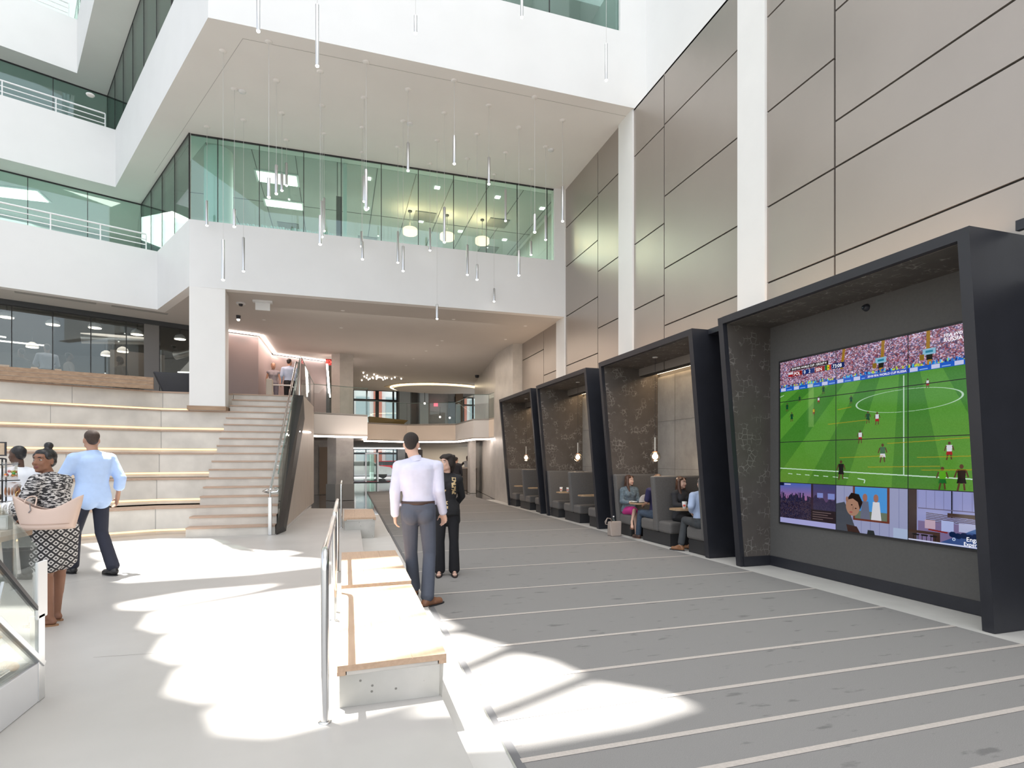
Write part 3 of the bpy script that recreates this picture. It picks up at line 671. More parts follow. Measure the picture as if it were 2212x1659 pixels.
t = empty('water_bottle', (5.34,10.25,.28), 'clear water bottle with white cap sticking out of the tote bag', 'bottle')
MB().lathe([(.0,0),(.022,.0),(.022,.06),(.01,.085),(.01,.1)], (5.34,10.25,.28), 12).build('bottle_body', M['g_clear'], t); MB().lathe([(.014,.0),(.014,.022),(0,.022)], (5.34,10.25,.38), 12).build('cap', mat_lid, t)
# ------------------------------------------------------------------ staircase and seating tiers
R = .1675; TR = .26; ZF = .18
SX0, SX1 = -2.47, -1.08
def sy(k): return 11.1 + TR*(k-1)
stair = empty('staircase', (-1.8, 13.2, ZF), 'concrete staircase with oak nosings rising to the upper landing beside the seating steps', 'staircase')
for k in range(1, 19):
    z = ZF + R*k; y = sy(k)
    yb = 17.6 if k == 18 else sy(k+1)+.03
    MB().box(SX0-.06*(k < 3), SX1, y, yb, z-R-(.0 if k == 1 else .002), z-.028).build('step', M['conc'], stair)
    MB().box(SX0-.06*(k < 3), SX1, y-.022, min(yb, y+.30), z-.028, z).build('nosing', M['oak_nose'], stair)
# concrete core under the steps
MB().extr([(SX0+.01,sy(1)+.2,ZF),(SX0+.01,17.5,ZF),(SX0+.01,17.5,2.9),(SX0+.01,15.6,2.9)], (SX1-SX0-.02,0,0)).build('core', M['conc'], stair)
bend = {3:(-3.132,11.62), 6:(-3.322,12.4), 9:(-3.485,13.18), 12:(-3.656,13.96), 15:(-3.861,14.74), 18:(-4.03,15.52)}
sl = .47
tiers = empty('seating_steps', (-5, 13, ZF), 'broad pale concrete seating steps with warm light lines under oak edges', 'seating steps')
bl = MB()
for k in (3,6,9,12,15,18):
    bx, by = bend[k]; z = ZF + R*k; z0 = z - 3*R
    L = 10.2
    lx, ly = bx-L, by-sl*L
    xr = SX0 if k < 18 else -2.48
    def path(off, zz=None):
        d = .47/math.sqrt(1+sl*sl); nx, ny = -sl/math.sqrt(1+sl*sl), 1/math.sqrt(1+sl*sl)
        return [(lx+nx*off, ly+ny*off), (bx-.23*off, by+off), (xr, by+off)]
    back = [(xr, 19.2), (-14.2, 19.2), (-14.2, ly)]
    MB().prism(path(0)+back, z0+.10, z-.035).build('riser_block', M['conc'], tiers)
    MB().prism(path(.07)+back, z0-.002, z0+.10).build('recessed_base', M['conc'], tiers)
    f = path(-.02); b = path(.42)
    MB().prism([f[0], f[1], f[2], b[2], b[1], b[0]], z-.035, z).build('oak_edge', M['oak_nose'], tiers)
    # light line in the recess at the foot of the riser
    f = path(.045); b = path(.068)
    MB().prism([f[0], f[1], f[2], b[2], b[1], b[0]], z0+.066, z0+.092).build('light_line', M['led_warm'], tiers)
jm = mat('formwork_joint', (.36,.345,.32), .8)
for k in (3,6,9,12,15,18):
    bx, by = bend[k]; z = ZF+R*k; xs = [0, .001] if k not in (18,) else [0]
    MB().box(bx-.006, bx+.006, by-.004, by+.01, z-3*R+.1, z-.035).build('joint', jm, tiers)
    for d in (1.15+.21*(k % 4), 2.9+.3*(k % 5), 4.8):
        x, y = bx-d, by-sl*d
        MB().prism([(x-.005,y-.004),(x+.005,y+.001),(x+.005,y+.01),(x-.005,y+.006)], z-3*R+.1, z-.035).build('joint', jm, tiers)
# white column on the fifth tier
t = tag(MB().prism([(-3.26,14.62),(-2.51,14.63),(-2.54,15.25),(-3.24,15.25)], 2.69, Z1).build('wall_column', M['white_warm']), kind='structure')
struct('baseboard_column', MB().prism([(-3.30,14.58),(-2.49,14.59),(-2.50,15.3),(-3.28,15.3)], 2.693, 2.79), M['oak_back'])
# landing slab and balcony edges
edge2 = [(-.86,15.5),(-.775,20.89),(1.086,21.6),(1.25,25.82),(3.14,26.73),(5.254,25.72),(5.316,22.39),(5.89,22.1),(5.94,21.0)]
struct('floor', MB().prism([(-14,15.9),(-4.1,17.0),(-2.48,15.53),(SX1,15.53)] + [(-.87,15.53)] + edge2[1:] + [(7.5,21.0),(7.5,46),(-14,46)], 3.195-.05, 3.195), M['floor_conc'])
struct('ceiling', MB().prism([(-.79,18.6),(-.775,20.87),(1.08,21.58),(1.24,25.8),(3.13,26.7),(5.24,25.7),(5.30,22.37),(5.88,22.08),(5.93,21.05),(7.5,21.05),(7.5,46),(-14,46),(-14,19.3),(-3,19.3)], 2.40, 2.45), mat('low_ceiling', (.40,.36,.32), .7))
fm = [M['greyboard'], M['cream']]
def fascia(a, b, m, z0=2.40, z1=3.21, t=.05):
    a = Vector((a[0],a[1],0)); b = Vector((b[0],b[1],0)); d = (b-a).normalized(); n = Vector((d.y,-d.x,0))*t
    if n.y > 0 and abs(n.y) > abs(n.x): n = -n
    return MB().prism([a[:2], b[:2], (b-n)[:2], (a-n)[:2]], z0, z1)
for i in range(1, len(edge2)-1):
    struct('wall_balcony', fascia(edge2[i], edge2[i+1], 0), M['greyboard'] if i in (1,5,6) else M['cream'])
led = MB()
for a, b in list(zip(edge2[1:-1], edge2[2:])):
    a = Vector((a[0],a[1],0)); b = Vector((b[0],b[1],0)); d = (b-a).normalized(); n = Vector((-d.y,d.x,0))
    if n.y < 0: n = -n
    led.prism([(a+n*.03)[:2], (b+n*.03)[:2], (b+n*.12)[:2], (a+n*.12)[:2]], 2.345, 2.40)
tag(led.build('light_strip', M['led']), 'long bright light strip under the edge of the lobby balcony', 'light strip')
# glass balustrade: along the stairs, the landing and the balcony edge
gb = empty('glass_balustrade', (-.95, 13, 1.5), 'frameless glass balustrade climbing the stairs and running along the balcony', 'balustrade')
g = MB()
lo = [(-1.02,10.88,.30),(-.955,15.42,3.22)]; hi = [(-1.0,10.80,1.29),(-.905,15.42,4.19)]
g.add([lo[0],lo[1],hi[1],hi[0]], [(0,1,2,3)]); g.add([(x+.015,y,z) for x,y,z in (lo[0],lo[1],hi[1],hi[0])], [(3,2,1,0)])
g.build('stair_pane', M['g_clear'], gb)
tp = MB().tube([hi[0], hi[1], (-.87,15.5,4.19)], .010, 6); tp.build('top_edge', mat('glass_edge', (.12,.18,.16), .3), gb)
for k in range(1, 5):
    a = Vector(lo[0]).lerp(Vector(lo[1]), k/5); b = Vector(hi[0]).lerp(Vector(hi[1]), k/5)
    MB().tube([a,b], .005, 5).build('pane_edge', M['gasket'], gb)
pth = [(-.88,15.46)] + edge2[1:]
for a, b in zip(pth[:-1], pth[1:]):
    m = MB(); m.add([(a[0],a[1],3.2),(b[0],b[1],3.2),(b[0],b[1],4.19),(a[0],a[1],4.19)], [(0,1,2,3)]); m.build('landing_pane', M['g_clear'], gb)
    MB().tube([(a[0],a[1],4.19),(b[0],b[1],4.19)], .011, 6).build('top_edge', bpy.data.materials['glass_edge'], gb)
    MB().tube([(a[0],a[1],3.2),(a[0],a[1],4.19)], .006, 5).build('pane_edge', M['gasket'], gb)
# dark sloping glass channel and the ash-clad wall beneath
ch = tag(MB().hexa([(-1.05,11.0,.18),(-.93,11.55,.18),(-.80,15.5,2.6),(-1.0,15.5,2.6)], [(-1.05,10.86,.26),(-.95,11.3,.30),(-.825,15.45,3.20),(-.985,15.45,3.20)]).build('glass_channel', M['gasket']), 'black sloping channel holding the stair glass', 'channel')
wl = MB()
A = [(-.965,11.50,.20),(-.735,17.45,.20),(-.735,17.45,3.19),(-.825,15.45,3.19),(-.955,11.55,.33)]
wl.extr(A, (-.06,.0,0)); struct('wall_stair', wl, M['ash_wall'])
wl = MB().extr([(-.735,17.46,.20),(-.69,18.55,.2),(-.69,18.55,3.19),(-.735,17.46,3.19)], (-.06,0,0)); struct('wall_stair', wl, M['ash_wall'])
struct('wall_stair', MB().extr([(-.70,18.55,2.4),(-.775,20.86,2.4),(-.775,20.86,3.2),(-.70,18.55,3.2)], (-.06,0,0)), M['ash_wall'])
struct('baseboard_stair', MB().extr([(-.955,11.52,.181),(-.722,17.5,.181),(-.722,17.5,.235),(-.955,11.52,.235)], (-.03,0,0)), M['steel2'])
tag(MB().extr([(-.862,14.3,2.20),(-.738,17.4,2.32),(-.738,17.4,2.35),(-.862,14.3,2.225)], (.012,0,0)).build('light_strip', M['led']), 'thin glowing line along the ash-clad stair wall', 'light strip')  # emissive strip painting the bright glow band on the wall face
# stair hand rail with newel
hr = empty('stair_handrail', (-1.15,11.0,ZF), 'stainless steel handrail climbing the stairs beside the glass', 'handrail')
A = Vector((-1.15,11.02,1.0)); B = Vector((-1.03,15.9,4.12))
MB().tube([A, B, B+Vector((.05,.25,.0)), B+Vector((.06,.3,-.15)), B+Vector((.06,.3,-.9))], .024, 12).build('rail', M['steel'], hr)
MB().tube([A+Vector((-.04,0,0)), A+Vector((-.12,.02,-.03)), A+Vector((-.03,.05,-.06)), A+Vector((.10,.10,-.05)), A+Vector((.14,.12,.02)), A+Vector((.05,.06,.02))], .022, 10).build('scroll_end', M['steel'], hr)
MB().box(-1.185,-1.125,10.98,11.03,ZF,.86).build('newel_post', M['steel2'], hr, bevel=.006); MB().cyl((-1.155,11.0,.86), (-1.155,11.0,.97), .012, 8).build('newel_pin', M['steel'], hr)
for k in range(1, 7):
    p = A.lerp(B, k/6.6); MB().tube([p, p+Vector((.03,0,-.05)), p+Vector((.115,0,-.05))], .008, 6).build('bracket', M['steel'], hr)
# second rail on the other side of the glass, seen through it
# ------------------------------------------------------------------ cafe front behind the seating steps
def onl(t): return (-8.0+3.74*t, 17.16+1.77*t)
Acf = Vector((-8.01,17.157,0)); Bcf = Vector((-4.265,18.925,0)); dcf = (Bcf-Acf).normalized()
ex0 = Acf - dcf*5.5; ex1 = Bcf + dcf*1.15
def cpt(x): return Acf + dcf*x
glassL = cpt(-5.5); 
w = glasswall('window_6', (glassL.x, glassL.y), (cpt(3.05).x, cpt(3.05).y), 3.2, Z1-.12, 1, 'g_cafe')
j = MB()
for x in (.22, 1.02, 1.82, 2.62): 
    p = cpt(x); j.prism([(p.x-.007,p.y-.02),(p.x+.007,p.y-.014),(p.x+.007,p.y+.02),(p.x-.007,p.y+.014)], 3.2, Z1-.12)
j.build('pane_joint', M['gasket'], w)
w = glasswall('window_6', (cpt(3.42).x, cpt(3.42).y), (ex1.x, ex1.y), 3.2, Z1-.12, 1, 'g_cafe')
p0 = cpt(3.05); p1 = cpt(3.42); struct('wall_cafe', MB().prism([(p0.x,p0.y-.03),(p1.x,p1.y-.03),(p1.x-.1,p1.y+.3),(p0.x-.1,p0.y+.3)], 3.2, Z1-.1), mat('grey_cafe_pier', (.17,.165,.16), .6))
h0 = ex0; hd = MB().prism([(h0.x,h0.y-.05),(ex1.x,ex1.y-.05),(ex1.x,ex1.y+.05),(h0.x,h0.y+.05)], Z1-.13, Z1-.001); struct('trim_9', hd, M['mullion'])
# cafe room
struct('ceiling', MB().prism([(h0.x,h0.y+.1),(ex1.x,ex1.y+.1),(-3.3,26),(-13.9,26)], Z1-.02, Z1-.006), mat('cafe_black_ceiling', (.03,.028,.026), .8))
struct('wall_cafe', MB().box(-13.9,-3.3,25.5,25.7,3.195,Z1), M['dark_int'])
struct('wall_cafe', MB().prism([(-3.5,19.45),(-3.4,19.45),(-3.4,25.6),(-3.5,25.6)], 3.195, Z1), M['dark_int'])
struct('wall_cafe', MB().prism([(-7.0,21.2),(-5.6,21.8),(-5.65,21.95),(-7.05,21.35)], 3.195, 5.1), mat('brown_cafe_wall', (.12,.10,.09), .7))
struct('wall_cafe', MB().prism([(-10.6,22.0),(-8.9,22.7),(-8.95,22.8),(-10.65,22.1)], 3.195, 4.6), mat('tan_cafe_panel', (.50,.30,.15), .6))
duct = MB().tube([(-7.2,19.6,5.12),(-5.3,18.9+1.2,5.28)], .16, 18); tag(duct.build('duct', M['steel2']), 'round grey ventilation duct under the dark cafe ceiling, the left one', 'duct')
tag(MB().tube([(-5.0,20.6,4.9),(-3.6,20.2,5.3)], .13, 18).build('duct', M['steel2']), 'round grey ventilation duct right of the grey pier in the cafe', 'duct')
LP = [(-8.15,17.75,5.22),(-7.35,18.25,5.20),(-6.45,18.45,5.22),(-5.55,18.85,5.18),(-6.55,20.9,5.0),(-7.2,21.5,4.95),(-4.55,19.3,5.2),(-8.95,20.9,5.0),(-10.0,19.6,5.0)]
LN = ['lit dome lamp in the cafe, cut by the left edge','second lit dome lamp from the left edge in the cafe','third lit dome lamp from the left edge in the cafe','lit dome lamp just left of the grey cafe pier','small low dome lamp deep in the cafe, the right of a pair','small low dome lamp deep in the cafe, the left of a pair','lit dome lamp between the grey pier and the white column','flat lit lamp above the grey-shirted cafe guest','lit lamp deep in the cafe at the left edge']
for (x, y, z), lb in zip(LP, LN):
    t = empty('dome_lamp', (x,y,z), lb, 'pendant light', 'cafe dome lamps')
    MB().lathe([(.0,.16),(.05,.155),(.13,.10),(.165,.02),(.165,0),(.15,.002)], (x,y,z), 20).build('shade', mat_lid, t)
    MB().lathe([(0,-.012),(.15,-.012),(.15,-.004),(0,-.004)], (x,y,z), 20).build('lit_disc', M['lamp_disc'], t)
    MB().cyl((x,y,z+.15),(x,y,Z1-.02), .01, 6).build('cord', M['gasket'], t)
for i, (x, y, z) in enumerate([(-5.2,22.5,4.3),(-4.9,23.5,4.25),(-4.4,22.2,4.35),(-4.1,23.2,4.3),(-4.3,21.0,4.75),(-5.5,24,4.3),(-3.8,22.0,4.6)]):
    tag(MB().ell((x,y,z), .05, nu=8, nv=6).build('glow_lamp', M['troffer']), 'small bright point lamp deep in the cafe behind the grey pier', 'small light', 'far cafe point lamps')
for i, (a, b) in enumerate([((-5.4,22.6,4.65),(-4.9,23.0,4.72)), ((-4.3,22.4,4.6),(-3.9,22.9,4.66)), ((-9.9,19.2,5.1),(-9.2,20.0,5.1)), ((-9.4,19.0,4.85),(-8.3,20.2,4.95))]):
    tag(MB().tube([a,b], .02, 6).build('tube_lamp', M['troffer']), ['slanted tube lamp seen left of the grey cafe pier','slanted tube lamp seen right of the grey cafe pier','bright tube lamp near the left edge of the cafe','long thin tube lamp below the bright one at the left edge'][i], 'tube light', 'cafe tube lamps')
struct('wall_cafe', MB().box(-5.3,-3.55,24.6,24.8,3.195,4.15), mat('pale_blue_wall', (.30,.38,.42), .6))
ct = empty('cafe_counter', (-10.0,18.6,3.195), 'white cafe counter behind the glass at the left edge', 'counter')
MB().prism([(-10.9,18.4),(-8.6,19.5),(-8.8,19.9),(-11.1,18.8)], 3.2, 4.02).build('body', M['white'], ct); MB().prism([(-10.9,18.38),(-8.55,19.5),(-8.8,19.95),(-11.15,18.8)], 4.02, 4.07).build('top', M['oak_back'], ct)
# oak bench back on the top tier
ob = tag(MB().prism([(-14.0,11.57),(-4.115,15.10),(-4.13,15.19),(-14.03,11.67)], 3.197, 3.47).build('long_bench', M['oak_back']), 'long weathered oak board bench back on the top seating step', 'bench')
for z in (3.29, 3.38): 
    MB().prism([(-14.0,11.5655),(-4.115,15.0955),(-4.115,15.101),(-14.0,11.571)], z-.002, z+.002).build('board_joint', jm, ob)
# armchair on the landing
t = empty('armchair', (-4.05,16.6,3.195), 'dark armchair with a flared back on the landing left of the white column', 'chair')
MB().hexa([(-4.25,16.4,3.25),(-3.55,16.55,3.25),(-3.6,16.75,3.25),(-4.3,16.6,3.25)], [(-4.45,16.3,3.78),(-3.4,16.52,3.78),(-3.42,16.66,3.78),(-4.5,16.44,3.78)]).build('backrest', M['black'], t, bevel=.03, seg=3)
MB().prism([(-4.25,16.6),(-3.6,16.74),(-3.75,17.3),(-4.4,17.15)], 3.40, 3.56).build('seat', M['black'], t, bevel=.03)
for a, b in ((-4.2,16.6),(-3.7,16.72),(-4.3,17.1),(-3.85,17.2)): MB().cyl((a,b,3.195),(a,b,3.41), .02, 8).build('leg', M['black'], t)
# landing walls with cove light
struct('wall_landing', MB().prism([(-3.35,19.25),(-2.41,19.65),(-2.41,19.8),(-3.4,19.4)], 3.195, Z1-.06), M['mauve'])
struct('wall_landing', MB().prism([(-2.41,19.65),(-2.33,22.9),(-2.45,22.9),(-2.53,19.7)], 3.195, Z1-.06), M['mauve'])
struct('wall_landing', MB().prism([(-2.33,22.9),(-.42,23.97),(-.42,24.1),(-2.4,23.0)], 3.195, Z1-.06), M['mauve'])
l = MB()
for a, b in (((-3.35,19.2),(-2.38,19.6)), ((-2.36,19.6),(-2.29,22.86)), ((-2.29,22.86),(-.45,23.9))):
    a = Vector((a[0],a[1],0)); b = Vector((b[0],b[1],0)); d = (b-a).normalized(); n = Vector((d.y,-d.x,0))*.07
    l.prism([(a+n*.3)[:2], (b+n*.3)[:2], (b+n)[:2], (a+n)[:2]], Z1-.045, Z1-.004)
tag(l.build('light_strip', M['led']), 'angular bright light strip where the mauve landing walls meet the ceiling', 'light strip')
t = empty('light_column', (-.35,24.3,3.195), 'slanted glowing light bar beside the exit sign on the upper floor', 'light')
MB().hexa([(-.33,24.2,4.1),(-.25,24.2,4.1),(-.25,24.26,4.1),(-.33,24.26,4.1)], [(-.40,22.6,5.2),(-.33,22.6,5.2),(-.33,22.66,5.2),(-.40,22.66,5.2)]).build('light_bar', M['led'], t)
struct('wall_landing', MB().box(-.42,-.30,24.0,24.5,3.195,Z1), M['mullion'])
struct('wall_landing', MB().box(-.3,.5,30,30.2,3.195,Z1), M['lobby_stone'])
ex = empty('exit_sign', (-.25,23.0,5.3), 'red EXIT sign beside the glowing light bar upstairs', 'exit sign')
def text(body, size, loc, X, Y, mt, parent=None, name='lettering', align='LEFT', ext=.0):
    cu = bpy.data.curves.new(name, 'FONT'); cu.body = body; cu.size = size; cu.align_x = align; cu.extrude = ext
    cu.materials.append(mt); o = bpy.data.objects.new(name, cu); C.objects.link(o)
    X = Vector(X).normalized(); Y = Vector(Y).normalized(); Zv = X.cross(Y)
    loc = Vector(loc); 
    if parent is not None: loc = loc - parent.location; o.parent = parent
    mtx = Matrix((X, Y, Zv)).transposed().to_4x4(); mtx.translation = loc
    dg = bpy.context.evaluated_depsgraph_get(); me = bpy.data.meshes.new_from_object(o.evaluated_get(dg)); me.transform(mtx)
    bpy.data.objects.remove(o); me.materials.clear(); me.materials.append(mt)
    o = bpy.data.objects.new(name, me); C.objects.link(o)
    if parent is not None: o.parent = parent
    return o
MB().box(-.42,-.06,23.0,23.05,5.22,5.46).build('housing', mat('exit_housing', (.28,.02,.02), .5), ex)
text('EXIT', .22, (-.41,22.985,5.26), (1,0,0), (0,0,1), M['red_exit'], ex)
# turnstile and card reader on the landing
t = empty('turnstile', (-1.99,18.85,3.195), 'cream turnstile post with a horizontal arm at the head of the stairs', 'turnstile')
MB().box(-2.08,-1.90,18.7,19.0,3.196,4.03).build('post', mat('cream_post', (.55,.48,.40), .5), t, bevel=.02)
MB().cyl((-1.90,18.85,3.86),(-1.35,18.85,3.86), .022, 8).build('arm', mat('white_arm', (.75,.7,.66), .4), t)
t = empty('wall_socket', (-2.55,17.7,3.195), 'small white box low on the floor at the head of the stairs', 'box')
MB().box(-2.6,-2.52,16.6,16.7,3.196,3.25).build('box_body', mat_lid, t)
# ------------------------------------------------------------------ far lobby
struct('wall_pier', MB().prism([(5.79,18.52),(6.3,18.50),(6.5,20.8),(5.80,20.8)], 0, Z1), M['pier_stone'])
struct('wall_right', MB().prism([(5.84,20.82),(6.6,20.82),(7.5,28.6),(6.86,28.6)], 0, Z1), M['pier_stone'])
# column rising through both floors left of the lobby
struct('wall_pier', MB().prism([(.10,22.15),(.59,22.30),(.45,22.95),(-.20,22.42)], 3.2, Z1), M['pier_stone'])
struct('baseboard_pier', MB().prism([(.10,22.13),(.61,22.28),(.46,22.97),(-.22,22.42)], 3.2, 3.27), M['oak_back'])
struct('wall_pier', MB().prism([(-.03,22.15),(.60,22.30),(.5,22.95),(-.35,22.42)], 0, 2.4), M['lobby_stone'])
struct('wall_pier', MB().prism([(-.06,22.1),(.63,22.27),(.53,22.99),(-.40,22.42)], .0, .62), mat('grey_pier_base', (.25,.245,.235), .4))
struct('wall_back', MB().prism([(-6,26.2),(-.15,26.2),(-.15,26.5),(-6,26.5)], 0, 2.4), M['lobby_stone'])
struct('door_2', MB().box(-.75,-.22,26.15,26.19,.0,2.1), mat('brown_door', (.22,.17,.13), .5))
# back facade: lower doors and upper windows
YB = 41.0
def wseg(x0, x1, z0, z1, m, y=YB, t=.3): return struct('wall_back', MB().box(x0,x1,y,y+t,z0,z1), m)
wseg(-14,1.05,0,7,M['lobby_stone']); wseg(4.15,8.3,2.45,7,M['lobby_stone']); wseg(4.15,14,0,2.45,M['lobby_stone'])
wseg(1.05,4.15,2.35,4.0,M['mullion']); wseg(1.05,4.15,6.5,7,M['mullion']); wseg(10.4,14,2.45,7,M['lobby_stone']); wseg(8.3,10.4,2.45,4.0,M['lobby_stone']); wseg(8.3,10.4,6.2,7,M['lobby_stone'])
struct('ceiling', MB().box(-14,14,33.4,41.4,6.9,7.0), M['dim_ceiling'])
struct('wall_back', MB().box(-14,14,33.4,33.5,Z1,6.95), M['dim_ceiling'])
struct('wall_right', MB().box(13.7,14,28,41.3,0,7), M['lobby_stone'])
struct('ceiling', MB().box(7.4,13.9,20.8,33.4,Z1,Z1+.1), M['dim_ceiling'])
def window(name, x0, x1, z0, z1, xs, zs, fr=.09, mt=None):
    w = MB()
    w.box(x0,x0+fr,YB-.05,YB+.1,z0,z1).box(x1-fr,x1,YB-.05,YB+.1,z0,z1).box(x0,x1,YB-.05,YB+.1,z1-fr,z1).box(x0,x1,YB-.05,YB+.1,z0,z0+fr*.6)
    for x, wd in xs: w.box(x-wd/2,x+wd/2,YB-.06,YB+.1,z0,z1)
    for z, wd in zs: w.box(x0,x1,YB-.055,YB+.1,z-wd/2,z+wd/2)
    o = tag(w.build(name, M['mullion']), kind='structure')
    MB().box(x0,x1,YB+.02,YB+.03,z0,z1).build('pane', M['g_clear'], o); return o
window('window_7', 1.05,4.15,4.0,6.5, [(2.0,.07),(2.72,.24),(3.85,.12)], [(5.75,.16)])
window('window_8', 8.3,10.4,4.0,6.2, [(9.0,.06),(9.7,.12)], [(5.6,.1)])
window('door_1', 1.05,4.15,0,2.35, [(1.95,.07),(2.72,.14),(3.85,.06)], [(1.98,.12)])
# revolving door leaves
t = empty('revolving_door', (2.3,40.2,0), 'steel framed revolving door in the far lower glass front', 'door')
for x in (1.9, 2.7):
    MB().box(x-.05,x+.05,39.9,40.0,0,2.0).build('door_post', M['steel2'], t)
MB().box(1.85,2.75,39.88,40.02,1.92,2.02).build('door_head', M['steel2'], t)
for a in (.4, 1.9): 
    MB().obox((2.3,40.2,.98),(.75,.03,1.85),a).build('leaf', M['g_clear'], t)
tag(MB().box(1.0,6.4,40.2,40.32,2.30,2.36).build('light_strip', emis('cool_strip', (.95,.97,1), 5)), 'cool light strip above the far glass doors', 'light strip')
tag(MB().box(1.05,3.4,38.9,39.5,.0,.02).build('door_mat', M['black2']), 'dark entrance mat before the far glass doors', 'mat')
# upper lobby back: slanted white wall, piers, exit sign, doorway
struct('wall_back', MB().prism([(4.2,40.2),(4.9,39.3),(4.95,39.5),(4.25,40.5)], 3.2, 6.9), M['white'])
struct('wall_back', MB().box(4.75,5.15,38.0,38.5,3.2,6.9), mat('dark_stone_pier', (.13,.125,.12), .5))
struct('wall_back', MB().box(5.2,5.75,37.0,37.6,3.2,6.9), mat('pale_blue_pier', (.50,.56,.60), .5))
struct('wall_back', MB().box(5.75,7.3,38.2,38.4,3.2,6.9), M['lobby_stone'])
struct('door_3', MB().box(7.25,7.75,37.9,38.0,3.2,5.5), mat('blue_door', (.06,.09,.12), .4))
struct('wall_back', MB().box(7.75,8.25,37.8,38.1,3.2,6.9), mat('brown_panel', (.16,.11,.075), .6))
ex2 = empty('exit_sign', (6.5,37.9,5.3), 'small red exit sign on the far grey wall of the upper lobby', 'exit sign')
MB().box(6.25,6.52,37.85,37.9,5.15,5.38).build('housing', mat('exit2', (.5,.05,.08), .5, emit=(1,.1,.15), es=1.2), ex2)
# glowing cove ring in the lobby ceiling
cvp = [(2.764,32.9),(3.05,30.8),(3.8,29.95),(5.2,28.9),(6.3,28.8),(7.2,30.2),(7.9,32.9)]
t = empty('ceiling_cove', (5.3,31.5,Z1), 'wide round glowing ceiling cove over the far lobby', 'ceiling feature')
cc = Vector((5.4,31.3,0)); ring = MB(); rr = [cc + Vector((2.6*math.cos(2*PI*k/40), 2.0*math.sin(2*PI*k/40), Z1-.03)) for k in range(40)]
MB().tube(rr, .04, 6, closed=True).build('light_ring', emis('cove_ring', (1,.82,.55), 6), t)
MB().prism([(cc.x+2.95*math.cos(2*PI*k/9+.3), cc.y+2.35*math.sin(2*PI*k/9+.3)) for k in range(9)], Z1-.018, Z1-.004).build('cove_tray', mat('cove_gold', (.62,.50,.33), .6), t)
MB().prism([(cc.x+2.45*math.cos(2*PI*k/40), cc.y+1.88*math.sin(2*PI*k/40)) for k in range(40)], Z1-.10, Z1-.03).build('cove_disc', M['dim_ceiling'], t)
# oak trough on the balcony
tag(MB().hexa([(1.45,26.4,3.2),(3.0,27.2,3.2),(2.9,27.6,3.2),(1.4,26.8,3.2)], [(1.40,26.2,3.50),(3.25,27.1,3.42),(3.15,27.6,3.42),(1.35,26.7,3.5)]).build('planter', mat('bronze_trough', (.28,.17,.05), .45)), 'brown angular trough on the balcony behind the bright strip', 'planter')
# reception: bright wall, desk, posts
struct('wall_reception', MB().box(5.1,9.5,36.0,36.2,0,2.4), mat('reception_wall', (.56,.50,.42), .4))
struct('wall_reception', MB().box(3.95,5.0,34.5,34.6,0,2.15), mat('dark_opening', (.025,.02,.02), .6))
struct('wall_reception', MB().prism([(5.85,25.3),(6.1,25.2),(6.25,26.4),(6.0,26.5)], 0, 2.4), M['pier_stone'])
dsk = empty('reception_desk', (6.3,31,0), 'brown stone reception desk behind the black-clothed woman', 'desk')
MB().prism([(5.05,31.5),(6.2,27.6),(6.9,27.8),(5.8,31.7)], 0, 1.10).build('desk_body', mat('desk_brown', (.155,.125,.10), .35), dsk)
MB().prism([(5.00,31.55),(6.2,27.5),(6.95,27.75),(5.8,31.8)], 1.10, 1.15).build('desk_top', M['cream'], dsk)
tag(MB().box(5.4,5.7,30.4,30.6,1.15,1.45).build('monitor', M['black']), 'dark monitor on the reception desk', 'monitor')
tag(MB().box(5.78,6.0,18.45,18.50,2.28,2.33).build('light_strip', M['led']), 'short light strip on the stone pier beside the last booth', 'light strip')
# pendants in the upper lobby
for i, (x, y, z) in enumerate([(5.9,33.5,4.1),(6.7,34.6,4.15),(4.7,31.6,4.7)]):
    t = empty('small_pendant', (x,y,z), ['thin pendant with a point light over the upper lobby, the left one','thin pendant with a point light over the upper lobby, the right one','thin pendant near the ceiling cove'][i], 'pendant light', 'upper lobby pendants')
    MB().ell((x,y,z), .06, nu=8, nv=6).build('bulb', M['bulb'], t); MB().cyl((x,y,z),(x,y,z+.6), .015, 6).build('stem', M['gasket'], t)
